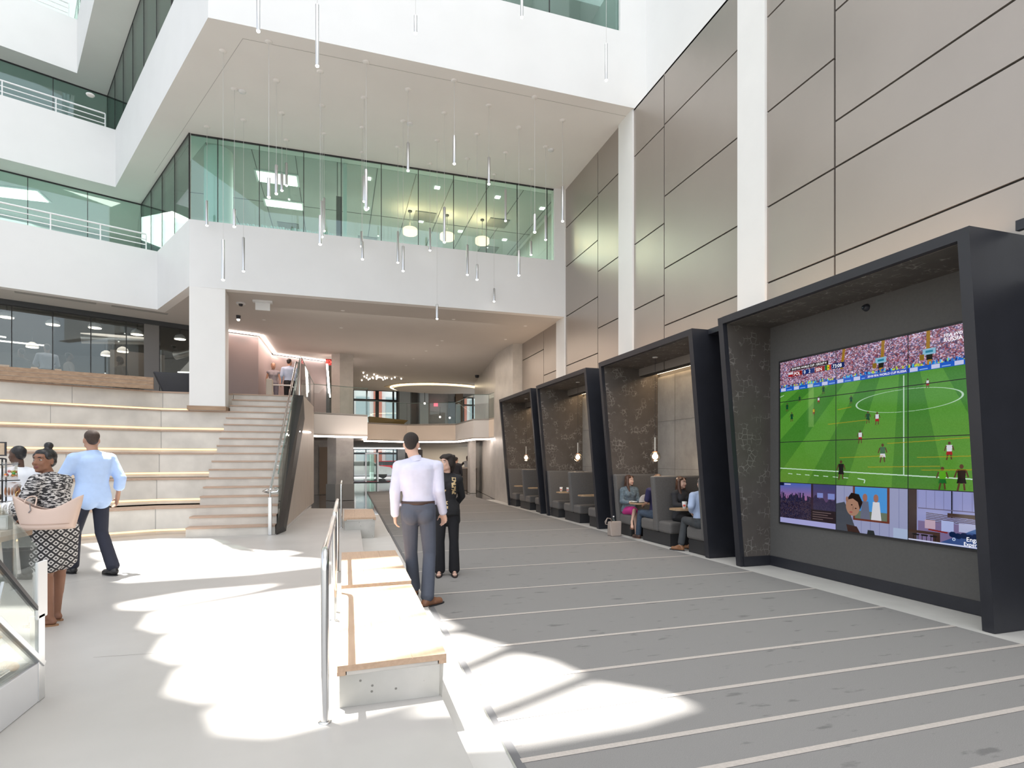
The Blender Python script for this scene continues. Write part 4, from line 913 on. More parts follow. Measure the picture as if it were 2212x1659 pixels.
# street beyond the windows
struct('ground', MB().box(-20,30,41.4,80,-.3,-.05), mat('asphalt', (.30,.30,.31), .8))
t = empty('street_building', (5,58,0), 'brick and white building across the street seen through the far windows', 'building')
MB().box(-12,24,58,62,-.05,16).build('facade', mat('white_facade', (.82,.84,.86), .6), t)
bk = mat('red_brick', (.55,.20,.15), .8, var=.15, scale=20)
for k in range(12): 
    MB().box(-11+k*2.9,-10.2+k*2.9,57.7,58,0,16).build('brick_pier', bk, t)
wg = mat('window_blue_glass', (.42,.52,.56), .3)
for k in range(12):
    for z in (1.0,5.0,9.0): MB().box(-9.8+k*2.9,-8.5+k*2.9,57.9,58.02,z,z+2.8).build('shop_window', wg, t)
MB().box(-12,24,57.6,58.1,4.0,4.35).build('ledge', bk, t)
def car(x, y, c, label, brand=None, s=1):
    t = empty('car', (x,y,0), label, 'car', 'parked cars'); cm = mat(c[0], c[1], .25, coat=.6)
    prof = [(-2.2,.35),(-2.25,.75),(-2.0,.98),(-1.55,1.02),(-1.05,1.42),(.55,1.45),(1.15,1.02),(2.0,.92),(2.25,.7),(2.25,.35)]
    MB().extr([(x+px, y-.85, pz) for px, pz in prof], (0,1.7,0)).build('car_body', cm, t, bevel=.08, seg=3)
    MB().extr([(x+px, y-.87, pz) for px, pz in [(-1.35,1.04),(-1.0,1.36),(.5,1.38),(.98,1.04)]], (0,1.74,0)).build('side_window', M['mullion'], t)
    for wx in (-1.4,1.4):
        for wy in (-.8,.66): MB().cyl((x+wx,y+wy,.33),(x+wx,y+wy+.18,.33), .33, 20).build('wheel', M['black2'], t)
    MB().box(x-2.26,x-2.2,y-.6,y+.6,.72,.84).build('tail_light', mat('tail_red', (.6,.02,.02), .3), t)
car(2.2, 48.0, ('white_car', (.75,.76,.78)), 'white car parked across the far doors, the nearer one')
car(4.6, 52.5, ('red_car', (.5,.05,.06)), 'red car behind the white one outside the far doors')
car(9.2, 50, ('silver_car', (.45,.47,.5)), 'silver car at the right outside the lobby')
# ------------------------------------------------------------------ oak-topped concrete benches along the floor edge
def bench(name_label, quad, ex, top=.42):
    """quad: near-left, near-right, far-right, far-left of the seat; ex: x of the floor edge at near and far end"""
    (ax,ay),(bx,by),(cx_,cy),(dx,dy) = quad
    t = empty('bench', ((ax+bx)/2, (ay+dy)/2, .18), name_label, 'bench', 'oak-topped concrete benches')
    e0, e1 = ex; i = .012
    MB().hexa([(ax+i,ay+.03,.1805),(e0-.004,ay+.03,.1805),(e1-.004,dy-.03,.1805),(dx+i,dy-.03,.1805)], [(ax+i,ay+.012,top-.055),(e0-.004,ay+.012,top-.055),(e1-.004,dy-.012,top-.055),(dx+i,dy-.012,top-.055)]).build('concrete_base', M['pit'], t)
    MB().hexa([(e0-.006,by+.03,.1805 if e0 > .5 else .0085),(bx-.03,by+.03,.0085),(cx_-.03,cy-.03,.0085),(e1-.006,cy-.03,.1805 if e0 > .5 else .0085)], [(e0-.006,by+.012,top-.055),(bx-.015,by+.012,top-.055),(cx_-.015,cy-.012,top-.055),(e1-.006,cy-.012,top-.055)]).build('concrete_base', M['pit'], t)
    MB().prism([(ax+.05,ay+.006),(bx-.05,by+.006),(cx_-.05,cy-.006),(dx+.05,dy-.006)], top-.056, top-.034).build('shadow_gap', M['conc'], t)
    MB().prism([(ax,ay),(bx,by),(cx_,cy),(dx,dy)], top-.034, top).build('oak_top', M['oak'], t, bevel=.007, seg=3)
    e = MB(); e.prism([(ax,ay),(ax+.045,ay),(dx+.045,dy),(dx,dy)], top-.055, top-.033).prism([(bx-.045,by),(bx,by),(cx_,cy),(cx_-.045,cy)], top-.055, top-.033).build('oak_edge_band', M['oak'], t)
    s = MB(); 
    for f in (.34, .67):
        p = Vector((ax+(bx-ax)*f, ay, top+.0004)); q = Vector((dx+(cx_-dx)*f, dy, top+.0004)); s.add([p, p+Vector((.003,0,0)), q+Vector((.003,0,0)), q], [(0,1,2,3)])
    s.build('board_joint', mat('oak_joint', (.36,.24,.16), .7), t)
bench('nearest oak-topped concrete bench, its grey end block facing the camera', [(0,3.19),(.605,3.215),(.640,5.105),(.038,5.09)], (.566,.517))
bench('second oak-topped concrete bench, just beyond the nearest one', [(.035,5.23),(.658,5.26),(.69,7.08),(.053,7.10)], (.509,.430))
bench('far oak-topped concrete bench at the end of the raised floor', [(.127,11.27),(.724,11.27),(.777,13.17),(.158,13.15)], (.434,.49))

# ------------------------------------------------------------------ stainless hand rails beside the benches
def hoop(x0, y0, x1, y1, ztop, label, r=.0205):
    t = empty('hand_rail', (x0, y0, .18), label, 'handrail', 'stainless hand rails by the benches')
    n = 6; pts = [(x0,y0,.181)]
    for k in range(n+1):
        a = PI/2*k/n; pts.append((x0, y0+.09*(1-math.cos(a)), ztop-.09+.09*math.sin(a)))
    for k in range(n+1):
        a = PI/2*k/n; f = (y1-.09+.09*math.sin(a)); pts.append((x1, f, ztop-.09+.09*math.cos(a)))
    pts.append((x1, y1, .181))
    MB().tube(pts, r, 16).build('rail', M['steel'], t)
    for (x, y) in ((x0,y0),(x1,y1)): MB().lathe([(.035,0),(.035,.004),(.021,.006)], (x,y,.1805), 16).build('foot_ring', M['steel'], t)
hoop(-.06, 3.07, -.026, 5.0, 1.058, 'nearest stainless steel hand rail hoop beside the nearest bench')
hoop(-.02, 5.28, .005, 7.15, 1.055, 'second stainless steel hand rail hoop beside the second bench')
hoop(.08, 11.75, .10, 13.4, 1.06, 'far stainless steel hand rail hoop at the far oak bench')
# ------------------------------------------------------------------ video wall: twelve panels showing a match and three pictures
IW, IH = 1140, 912
rng = np.random.default_rng(5)
img = np.zeros((IH, IW, 3)); yy, xx = np.mgrid[0:IH, 0:IW].astype(float)
def noise(h, w, s):
    a = rng.random((h//s+3, w//s+3)); gy, gx = np.mgrid[0:h, 0:w]/s; iy = gy.astype(int); ix = gx.astype(int); fy = gy-iy; fx = gx-ix
    return (a[iy,ix]*(1-fy)*(1-fx)+a[iy+1,ix]*fy*(1-fx)+a[iy,ix+1]*(1-fy)*fx+a[iy+1,ix+1]*fy*fx)
def paint(mask, c, a=1.0): img[mask] = img[mask]*(1-a) + np.array(c)*a
def rect(x0,y0,x1,y1,c,a=1.0): img[int(y0):int(y1), int(x0):int(x1)] = img[int(y0):int(y1), int(x0):int(x1)]*(1-a) + np.array(c)*a
def oval(cx_,cy,rx,ry,c,a=1.0,th=0):
    m = min(rx, ry)+2; x0,x1 = int(max(0,cx_-rx-8)),int(min(IW,cx_+rx+8)); y0,y1 = int(max(0,cy-ry-8)),int(min(IH,cy+ry+8))
    X = xx[y0:y1,x0:x1]; Y = yy[y0:y1,x0:x1]; d = np.sqrt(((X-cx_)/rx)**2+((Y-cy)/ry)**2)
    k = (abs(d-1) < th) if th else (d < 1); s = img[y0:y1,x0:x1]; s[k] = s[k]*(1-a)+np.array(c)*a
def poly(pts, c, a=1.0):
    xs = [p[0] for p in pts]; ys = [p[1] for p in pts]; x0,x1 = int(max(0,min(xs))),int(min(IW,max(xs)+1)); y0,y1 = int(max(0,min(ys))),int(min(IH,max(ys)+1))
    if x1 <= x0 or y1 <= y0: return
    X = xx[y0:y1,x0:x1]; Y = yy[y0:y1,x0:x1]; ins = np.zeros(X.shape, bool); n = len(pts)
    for i in range(n):
        ax,ay = pts[i]; bx,by = pts[(i+1) % n]
        if ay == by: continue
        ins ^= ((Y >= min(ay,by)) & (Y < max(ay,by)) & (X < (bx-ax)*(Y-ay)/(by-ay)+ax))
    s = img[y0:y1,x0:x1]; s[ins] = s[ins]*(1-a)+np.array(c)*a
def line(x0,y0,x1,y1,w,c,a=1.0):
    d = np.array([x1-x0,y1-y0],float); L = np.hypot(*d); n = np.array([-d[1],d[0]])/L*w/2
    poly([(x0+n[0],y0+n[1]),(x1+n[0],y1+n[1]),(x1-n[0],y1-n[1]),(x0-n[0],y0-n[1])], c, a)
# crowd
pal = np.array([(.62,.34,.45),(.75,.62,.78),(.32,.22,.34),(.85,.80,.92),(.55,.22,.28),(.30,.30,.50),(.70,.48,.50),(.45,.35,.45)])
cw = rng.integers(0, len(pal), (46, 230)); cr = pal[cw]
reg = np.repeat(np.repeat(cr, 4, 0), 5, 1)[:175, :IW]; jx = (noise(175, IW, 6)-.5)[..., None]*.35
img[:175] = np.clip(reg*.85+.12+jx, 0, 1)
for x0, x1 in ((420,405),(632,626),(842,840)): poly([(x0,0),(x0+16,0),(x1+16,100),(x1,100)], (.62,.46,.10))
for x0 in (606, 832):
    rect(x0-6,78,x0+50,104,(.55,.75,.85)); rect(x0+6,86,x0+38,96,(.15,.5,.62)); rect(x0+10,104,x0+36,128,(.10,.10,.08)); rect(x0+14,126,x0+32,160,(.70,.50,.12)); rect(x0-20,100,x0,124,(.55,.42,.1))
for k in range(190): 
    x = rng.integers(0,IW-9); y = rng.integers(132,146); rect(x,y,x+7,y+12,[(.10,.45,.85),(.3,.75,.95),(.75,.85,.25),(.08,.2,.5)][rng.integers(0,4)])
rect(0,148,IW,170,(.10,.36,.80))
for k in range(0,IW,95): rect(k+8,150,k+44,168,(.80,.82,.95)); rect(k+52,161,k+88,165,(.6,.75,.95))
rect(545,150,760,168,(.25,.35,.72))
# pitch
f = np.zeros((685-170, IW, 3)); Y = yy[170:685]; X = xx[170:685]
ph = (X-742)/(1+.0030*(Y-170)); b = np.where(np.floor((ph+2000+40)/96).astype(int) % 2 == 0, 1., 0.)
base = np.stack([.25+.08*b, .51+.08*b, .17+.03*b], -1)
warm = np.clip((Y-330)/400, 0, 1)[..., None]*np.clip(noise(515, IW, 260), .2, 1)[..., None]
f = base*(1-warm*.55)+np.array([.47,.52,.22])*warm*.55 + (noise(515, IW, 3)-.5)[..., None]*.04
img[170:685] = np.clip(f, 0, 1)
wht = (.80,.90,.84)
rect(737,178,743,622,wht,.9); oval(744,290,246,50,wht,.9,th=.018)
line(0,603,1140,636,5,wht); line(0,198,30,190,3,wht)
for k in range(7): line(60+60*k,632+2*k,92+60*k,634+2*k,3.5,wht)
line(505,646,545,652,5,wht); line(545,652,540,668,5,wht); line(1060,668,1110,672,5,wht)
def fig(x, y, h, sh, st, sk=(.35,.22,.16)):
    w = h*.16; oval(x, y-h*.92, h*.075, h*.085, sk); poly([(x-w,y-h*.82),(x+w,y-h*.82),(x+w*.8,y-h*.45),(x-w*.8,y-h*.45)], sh)
    poly([(x-w*.85,y-h*.47),(x+w*.85,y-h*.47),(x+w*1.1,y-h*.28),(x-w*1.1,y-h*.28)], st)
    line(x-w*.5,y-h*.3,x-w*.9,y,h*.07,sk); line(x+w*.5,y-h*.3,x+w*.7,y-h*.03,h*.07,sk); line(x-w,y-h*.78,x-w*1.6,y-h*.5,h*.06,sk); line(x+w,y-h*.78,x+w*1.5,y-h*.52,h*.06,sk)
gr = (.02,.28,.16); wt = (.86,.86,.90); rd = (.65,.08,.12); dk = (.06,.05,.06)
for a in [(143,240,36,gr,gr),(53,283,46,gr,gr),(87,343,52,gr,gr),(271,261,40,wt,rd),(302,213,46,gr,gr),(239,321,42,(.75,.62,.08),(.5,.1,.1)),(468,280,42,gr,gr),(561,382,58,(.1,.3,.2),gr),(609,391,60,wt,rd),(847,247,40,wt,rd),(519,476,64,wt,rd),(637,568,88,(.25,.42,.3),wt),(937,556,76,wt,rd),(410,656,98,dk,dk),(909,681,96,(.35,.65,.12),(.1,.4,.15)),(985,682,108,(.12,.07,.05),dk)]: fig(*a)
rect(205,150,240,380,(.75,.85,.55),.30)
for y, x0, x1 in ((372,330,560),(302,390,470),(545,400,640),(590,560,900),(480,660,900),(545,800,1140),(600,820,1140),(470,900,1140)): line(x0,y,x1,y-8,4,(.80,.62,.10),.55)
# score graphic
rect(80,42,333,62,(.16,.10,.09)); rect(62,68,96,80,(.85,.85,.88)); rect(62,80,96,92,(.65,.10,.14)); rect(100,68,160,92,(.55,.10,.09)); rect(164,68,244,92,(.05,.18,.45)); rect(248,66,310,92,(.55,.10,.09))
rect(312,66,326,92,(.05,.42,.18)); rect(326,66,340,92,(.90,.80,.12)); rect(340,66,350,92,(.75,.12,.12)); oval(333,79,3.5,3.5,(.05,.35,.15)); rect(353,65,429,92,(.05,.14,.38))
img[:150,1:-1] = (img[:150,1:-1]*2+img[:150,:-2]+img[:150,2:])/4
# three pictures of the lowest row
y0 = 685
t_ = np.clip((yy[y0:]-y0)/110, 0, 1)[:, :380, None]
img[y0:, :380] = np.array([.30,.40,.72])*(1-t_)+np.array([.72,.42,.55])*t_
hz = y0+92+10*np.sin(np.arange(380)/23.)+8*np.sin(np.arange(380)/7.)
sk = (yy[y0:, :380] > hz[None, :]-18); c = np.array([.16,.14,.24]); s = img[y0:, :380]; s[sk] = c+(noise(IH-y0, 380, 5)[sk][:, None]-.5)*.16
lt = (rng.random((IH-y0, 380)) > .972) & sk; s[lt] = (.85,.62,.42)
for k in range(26): 
    x = rng.integers(0,210); h = rng.integers(8,34); rect(x,y0+84-h,x+rng.integers(4,10),y0+100,(.14,.14,.26))
rect(222,y0,236,IH,(.20,.14,.20)); rect(236,y0,380,IH,(.22,.20,.32),.65); rect(262,y0+45,300,y0+70,(.5,.55,.8)); rect(330,y0+45,372,y0+75,(.5,.55,.8)); rect(222,y0+135,380,y0+200,(.13,.08,.09),.85); 
for k in range(4): rect(232,y0+146+12*k,[350,330,362,300][k],y0+149+12*k,(.5,.42,.42))
rect(0,IH-30,380,IH,(.66,.66,.86)); rect(0,y0,30,y0+16,(.06,.09,.22)); rect(34,y0+5,80,y0+10,(.8,.8,.9))
img[y0:, 380:760] = np.array([.60,.62,.76]); 
for k in range(8): rect(380+48*k,y0,383+48*k,IH,(.50,.52,.68))
rect(480,y0,672,y0+165,(.42,.20,.14)); rect(490,y0+2,660,y0+156,(.28,.58,.85)); rect(490,y0+118,660,y0+156,(.40,.45,.38))
for cx_, cc_ in ((545,(.40,.42,.50)),(603,(.85,.85,.88))):
    poly([(cx_-26,y0+156),(cx_+28,y0+156),(cx_+18,y0+70),(cx_-16,y0+70)], cc_); oval(cx_,y0+52,13,19,(.62,.42,.36))
poly([(380,IH),(380,y0+92),(430,y0+80),(465,y0+140),(490,y0+200),(498,IH)], (.27,.29,.33))
oval(478,y0+94,40,52,(.66,.50,.42)); poly([(440,y0+70),(470,y0+32),(512,y0+38),(532,y0+76),(518,y0+112),(506,y0+76),(478,y0+60)], (.13,.09,.08)); oval(445,y0+66,8,14,(.60,.44,.38))
oval(472,y0+92,5,3,(.12,.08,.08)); oval(494,y0+108,5,3,(.12,.08,.08)); oval(468,y0+128,9,4,(.62,.30,.30)); line(480,y0+98,478,y0+116,3,(.50,.36,.30))
poly([(450,IH),(440,y0+190),(500,y0+196),(520,IH)], (.22,.13,.11)); poly([(556,IH),(560,y0+206),(592,y0+206),(598,IH)], (.14,.16,.17)); rect(690,y0+180,760,IH,(.66,.72,.84))
img[y0:, 760:] = np.array([.58,.60,.80]); rect(760,y0,800,IH,(.24,.19,.19)); 
for k in range(9): rect(803+37*k,y0+3,805+37*k,y0+78,(.45,.46,.62))
rect(945,y0,950,y0+110,(.08,.08,.12)); rect(805,y0+78,1140,y0+82,(.4,.38,.5)); rect(930,y0+92,1080,y0+108,(.26,.19,.16))
for k in range(7): line(840,y0+98+7*k,1120-18*k,y0+112+5*k,3,(.30,.24,.26))
rect(805,y0+135,1140,IH,(.48,.42,.58)); rect(835,y0+128,880,y0+165,(.75,.65,.72)); rect(905,y0+125,955,y0+170,(.68,.72,.90)); rect(975,y0+130,1060,y0+165,(.7,.72,.86)); rect(1060,y0+90,1140,y0+190,(.72,.62,.55)); line(850,y0+168,930,y0+174,6,(.5,.12,.10))
poly([(880,IH),(1140,y0+95),(1140,IH)], (.05,.25,.50), .62); rect(760,y0+178,900,y0+190,(.26,.18,.15)); rect(870,y0+190,900,IH-8,(.22,.14,.12))
for k in range(3): oval(795+38*k,y0+196,17,4,(.05,.04,.05)); rect(784+38*k,y0+198,787+38*k,y0+225,(.10,.08,.08)); rect(803+38*k,y0+198,806+38*k,y0+225,(.10,.08,.08))
for k in range(5): oval(950+22*k,y0+178+4*(k%2),14,12,(.03,.12,.28)); rect(760,IH-9,1140,IH-3,(.82,.84,.95)); oval(955,IH-30,5,5,(.8,.85,.95),1,th=.3)
bim = bpy.data.images.new('screen_content', IW, IH, alpha=False)
px = np.ones((IH, IW, 4), np.float32); px[..., :3] = np.clip(img, 0, 1)[::-1]; bim.pixels.foreach_set(px.ravel()); bim.update(); bim.pack()
scm = bpy.data.materials.new('lit_screen'); scm.use_nodes = True; nt = scm.node_tree; nt.nodes.clear()
ti = N(nt, 'ShaderNodeTexImage'); ti.image = bim; e = N(nt, 'ShaderNodeEmission'); e.inputs[1].default_value = .62
gl = N(nt, 'ShaderNodeBsdfGlossy'); gl.inputs['Roughness'].default_value = .08; gl.inputs[0].default_value = (.03,.03,.03,1); ad = N(nt, 'ShaderNodeAddShader'); o_ = N(nt, 'ShaderNodeOutputMaterial')
nt.links.new(ti.outputs[0], e.inputs[0]); nt.links.new(e.outputs[0], ad.inputs[0]); nt.links.new(gl.outputs[0], ad.inputs[1]); nt.links.new(ad.outputs[0], o_.inputs[0])
XS = 6.045; YL, YR = 6.537, 3.707; ZB, ZT = .649, 2.926
vw = empty('video_wall', (XS, (YL+YR)/2, ZB), 'large lit video wall of twelve screens showing a football match above three pictures', 'video wall')
pw = (YL-YR)/3; phh = (ZT-ZB)/4
for r in range(4):
    for c_ in range(3):
        ya = YL-c_*pw; yb = ya-pw; zb = ZT-(r+1)*phh; zt = zb+phh; g = .0045
        m = MB().box(XS+.002, XS+.0145, yb+.001, ya-.001, zb+.001, zt-.001); pn = m.build('display_panel', M['black'], vw)
        me = bpy.data.meshes.new('screen'); q = [(XS,ya-g,zb+g),(XS,yb+g,zb+g),(XS,yb+g,zt-g),(XS,ya-g,zt-g)]; p = vw.location
        me.from_pydata([(a-p.x,b-p.y,c-p.z) for a,b,c in q], [], [(0,1,2,3)]); uv = me.uv_layers.new()
        for li, (a,b,c) in enumerate(q): uv.data[li].uv = ((YL-b)/(YL-YR), (c-ZB)/(ZT-ZB))
        me.materials.append(scm); o = bpy.data.objects.new('screen', me); C.objects.link(o); o.parent = pn
MB().box(XS-.004, XS+.0146, YR-.02, YR, ZB-.02, ZT+.02).box(XS-.004, XS+.0146, YL, YL+.02, ZB-.02, ZT+.02).box(XS-.004, XS+.0146, YR, YL, ZB-.02, ZB).box(XS-.004, XS+.0146, YR, YL, ZT, ZT+.02).build('bezel', M['gasket'], vw)
wl_ = emis('screen_lettering', (.95,.95,1), .95)
def scr(body, size, x, y, name='caption', mt=None):
    return text(body, size, (XS-.003, YL-x*(YL-YR)/IW, ZT-y*(ZT-ZB)/IH), (0,-1,0), (0,0,1), mt or wl_, vw, name)
k_ = (ZT-ZB)/IH
scr('POL', 24*k_, 105, 88); scr('0   2', 24*k_, 174, 88); scr('SEN', 24*k_, 253, 88); scr('73:08', 25*k_, 360, 87); scr('2018 FIFA WORLD CUP - GROUP H', 15*k_, 88, 57)
scr('FIFA WORLD CUP', 19*k_, 915, 44); scr('RUSSIA 2018', 24*k_, 915, 64); scr('Engage', 25*k_, 1004, 884); scr('Experience', 21*k_, 994, 902)
scr('2018 FIFA WORLD CUP RUSSIA', 14*k_, 560, 164)
# ------------------------------------------------------------------ people
def remesh(mb, name, mats, parent, voxel=.012, sm=3, paint=None, off=None):
    me = bpy.data.meshes.new('tmp'); me.from_pydata(mb.v, [], mb.f)
    o = bpy.data.objects.new('tmp', me); C.objects.link(o)
    r = o.modifiers.new('r', 'REMESH'); r.mode = 'VOXEL'; r.voxel_size = voxel; r.adaptivity = 0
    if sm: s = o.modifiers.new('s', 'SMOOTH'); s.factor = .5; s.iterations = sm
    dg = bpy.context.evaluated_depsgraph_get(); nm = bpy.data.meshes.new_from_object(o.evaluated_get(dg)); bpy.data.objects.remove(o); bpy.data.meshes.remove(me)
    nm.name = name
    if not isinstance(mats, (list, tuple)): mats = [mats]
    nm.materials.clear()
    for m in mats: nm.materials.append(m)
    n = len(nm.polygons); mi = np.zeros(n, np.int32)
    if paint:
        c = np.zeros(n*3); nm.polygons.foreach_get('center', c); c = c.reshape(-1, 3); mi = paint(c).astype(np.int32)
    nm.polygons.foreach_set('material_index', mi); nm.polygons.foreach_set('use_smooth', np.ones(n, bool))
    nm.transform(Matrix.Translation(-parent.location)); nm.update()
    ob = bpy.data.objects.new(name, nm); C.objects.link(ob); ob.parent = parent; return ob
def skinmat(n, c, c2=None): return mat(n, c, .55, var=.04, scale=14, spec=.3)
SK = {'pale': skinmat('skin_pale', (.62,.40,.31)), 'mid': skinmat('skin_tan', (.42,.24,.165)), 'brown': skinmat('skin_brown', (.235,.115,.072)), 'dark': skinmat('skin_dark', (.09,.05,.035))}
LIP = {'pale': mat('lip_pink', (.46,.17,.15), .4), 'mid': mat('lip_tan', (.32,.12,.10), .4), 'brown': mat('lip_brown', (.19,.06,.055), .4), 'dark': mat('lip_dark', (.07,.03,.03), .4)}
HAIR = {'brown': mat('hair_brown', (.045,.026,.018), .6, var=.3, scale=60, stretch=(6,6,1), bump=.6), 'black': mat('hair_black', (.008,.007,.008), .45, var=.3, scale=50, bump=.5), 'dkbrown': mat('hair_dark_brown', (.022,.015,.012), .65, var=.4, scale=60, stretch=(6,6,1), bump=.8), 'auburn': mat('hair_chestnut', (.075,.034,.02), .42, var=.25, scale=60, stretch=(6,6,1))}
EW = mat('eye_white', (.42,.40,.38), .35); EI = mat('iris_dark', (.02,.012,.01), .15)
def cloth(n, c, var=.05, sc=9, r=.85, bump=.5): return mat(n, c, r, var=var, scale=sc, bump=bump, bscale=11)
def ringify(mb, P, ax, c, rx, ry, rz, rot): mb.ell(P, (rx, ry, rz), rot)
class Person:
    def __init__(s, label, loc, heading, H, skin='pale', group=None, female=False, voxel=.012, lean=0):
        s.t = empty('person', loc, label, 'person', group); s.k = H/1.75; s.loc = Vector(loc); s.R = Matrix.Rotation(-math.radians(heading), 3, 'Z'); s.sk = skin; s.f = female; s.vx = voxel
        w = .165 if female else .195; h = .088
        s.J = dict(pel=(0,0,.95), wa=(0,.0,1.10), ch=(0,.0,1.29), nk=(0,-.01,1.46), hd=(0,.015,1.625),
            sL=(-w,0,1.39), sR=(w,0,1.39), eL=(-w-.045,-.02,1.13), eR=(w+.045,-.02,1.13), wL=(-w-.05,.05,.89), wR=(w+.05,.05,.89),
            hL=(-h,0,.93), hR=(h,0,.93), kL=(-h-.01,.02,.50), kR=(h+.01,.02,.50), aL=(-h-.01,-.02,.085), aR=(h+.01,-.02,.085), tL=(-h-.02,.14,.028), tR=(h+.02,.14,.028))
        s.hb = heading; s.hy = heading; s.hp = 0; s.hr = 0; s.curl = (.5,.5); s.pn = {}
    def P(s, k): 
        v = s.J[k] if isinstance(k, str) else k
        return s.loc + s.R @ (Vector(v)*s.k)
    def D(s, v): return (s.R @ Vector(v)).normalized()
    def spine(s):
        z = (s.P('ch')-s.P('pel')).normalized(); x = (s.P('sR')-s.P('sL')).normalized(); y = z.cross(x).normalized(); x = y.cross(z)
        return Matrix((x, y, z)).transposed()
    def pelv(s):
        x = (s.P('hR')-s.P('hL')).normalized(); z = (s.P('wa')-s.P('pel')).normalized(); y = z.cross(x).normalized(); x = y.cross(z); return Matrix((x,y,z)).transposed()
    def torso(s, mb, g=0, low=True):
        k = s.k; R = s.spine(); f = s.f; pel, wa, ch, nk = (s.P(q) for q in ('pel','wa','ch','nk'))
        def ring(c, rx, ry, Q): return [c + Q @ Vector(((rx*k+g)*math.copysign(abs(math.cos(t))**.9, math.cos(t)), (ry*k+g)*math.copysign(abs(math.sin(t))**.9, math.sin(t)), 0)) for t in [2*PI*j/24 for j in range(24)]]
        w = (.150,.112,.128,.142,.150,.138,.098) if f else (.156,.138,.150,.166,.176,.168,.118)
        d = (.108,.088,.096,.104,.108,.092,.070) if f else (.112,.104,.110,.116,.118,.102,.078)
        cs = [pel.lerp(wa,.25), wa, wa.lerp(ch,.5), ch, ch.lerp(nk,.42), ch.lerp(nk,.66), ch.lerp(nk,.84)]; rows = [ring(c, w[i], d[i], R) for i, c in enumerate(cs)]
        vs = [p for r in rows for p in r]; n = 24; m = len(rows)
        mb.add(vs, [(i*n+j, i*n+(j+1)%n, (i+1)*n+(j+1)%n, (i+1)*n+j) for i in range(m-1) for j in range(n)], 0, True); mb.add(vs, [list(range(n-1,-1,-1)), list(range((m-1)*n, m*n))])
        for a in 'LR':
            S = s.P('s'+a); mb.ell(S.lerp(ch.lerp(nk,.5), .08), .056*k+g); mb.cap(S, ch.lerp(nk, .80), .050*k+g, .060*k+g)
        mb.cap(ch.lerp(nk,.7), nk-(nk-ch).normalized()*.03*k, .085*k+g, .058*k+g)
        if f:
            for a in (-1, 1): mb.ell(ch + R @ Vector((a*.062*k, .070*k, .0)), .058*k+g)
        if low:
            s.pelvis(mb, g)
            if g > .015: mb.loft([(pel-Vector((0,0,.075*k)), (.172 if not f else .172)*k+g, (.128 if not f else .122)*k+g, -math.radians(s.hb)), (pel, (.168 if not f else .170)*k+g, (.126 if not f else .118)*k+g, -math.radians(s.hb)), (wa, w[1]*k+g, d[1]*k+g, -math.radians(s.hb))], 24)
    def pelvis(s, mb, g=0):
        k = s.k; R = s.pelv(); f = s.f
        mb.ell(s.P('pel'), ((.168 if f else .160)*k+g, (.112 if f else .115)*k+g, .12*k+g), R, 18, 12)
        for a in (-1, 1): mb.ell(s.P('pel') + R @ Vector((a*.07*k, -.05*k, -.05*k)), (.08*k+g, .08*k+g, .09*k+g), R)
    def arm(s, mb, a, g=0, upto=1.0, flare=0):
        S, E_, Wr = s.P('s'+a), s.P('e'+a), s.P('w'+a); k = s.k; f = .88 if s.f else 1
        if upto <= .5: mb.cap(S, S.lerp(E_, upto*2), .056*k*f+g, (.045+flare)*k*f+g)
        else:
            mb.cap(S, E_, .053*k*f+g, .042*k*f+g); e = E_.lerp(Wr, (upto-.5)*2); mb.cap(E_, e, .043*k*f+g, (.040-.013*(upto-.5)*2+flare)*k*f+g)
    def leg(s, mb, a, g=0, upto=1.0, flare=0):
        Hh, K, A_ = s.P('h'+a), s.P('k'+a), s.P('a'+a); k = s.k*getattr(s, 'lg', 1)
        if upto <= .5: mb.cap(Hh, Hh.lerp(K, upto*2), .088*k+g, (.088-.03*upto*2+flare)*k+g)
        else:
            mb.cap(Hh, K, .088*k+g, .056*k+g); e = K.lerp(A_, (upto-.5)*2)
            mb.cap(K, e, .056*k+g, (.056-.020*(upto-.5)*2+flare)*k+g)
            if not flare: mb.cap(K.lerp(A_, .15), K.lerp(A_, .5), .057*k+g, .048*k+g)
    def hand(s, mb, a):
        k = s.k*(.93 if s.f else 1.03); W_, E_ = s.P('w'+a), s.P('e'+a); D = s.pn.get('d'+a); D = s.D(D) if D is not None else (W_-E_).normalized()
        n = s.pn.get(a); Nn = s.D(n) if n is not None else s.D((1 if a == 'L' else -1, .15, 0)); Nn = (Nn - D*Nn.dot(D)).normalized(); L = D.cross(Nn)
        fw = s.D((0,1,0)); side = 1 if L.dot(fw) >= 0 else -1
        if 't'+a in s.pn: side = s.pn['t'+a]
        R = Matrix((L, Nn, D)).transposed(); mb.cap(E_.lerp(W_, .8), W_+D*.02*k, .029*k, .027*k); mb.ell(W_+D*.052*k, (.041*k,.017*k,.055*k), R)
        cu = s.curl[0 if a == 'L' else 1]
        for i, (o, ln) in enumerate(((-1.5,.058),(-.5,.075),(.5,.080),(1.5,.070))):
            p = W_ + D*(.088-.004*abs(o-.3))*k + L*side*o*.0205*k; c = cu*(1.15-.1*i)
            d1 = D*math.cos(c)+Nn*math.sin(c); d2 = D*math.cos(2.1*c)+Nn*math.sin(2.1*c)
            q = p+d1*ln*.5*k; mb.cap(p-D*.02*k, p, .0095*k, .0092*k, 8); mb.cap(p, q, .0092*k, .0085*k, 8); mb.cap(q, q+d2*ln*.5*k, .0085*k, .0070*k, 8)
        p = W_+D*.025*k+L*side*.028*k; d1 = (D*.65+L*side*.7+Nn*.25).normalized(); q = p+d1*.042*k; mb.cap(p, q, .0125*k, .0105*k, 8); mb.cap(q, q+(D*.85+L*side*.25+Nn*.35).normalized()*.032*k, .0105*k, .0085*k, 8)
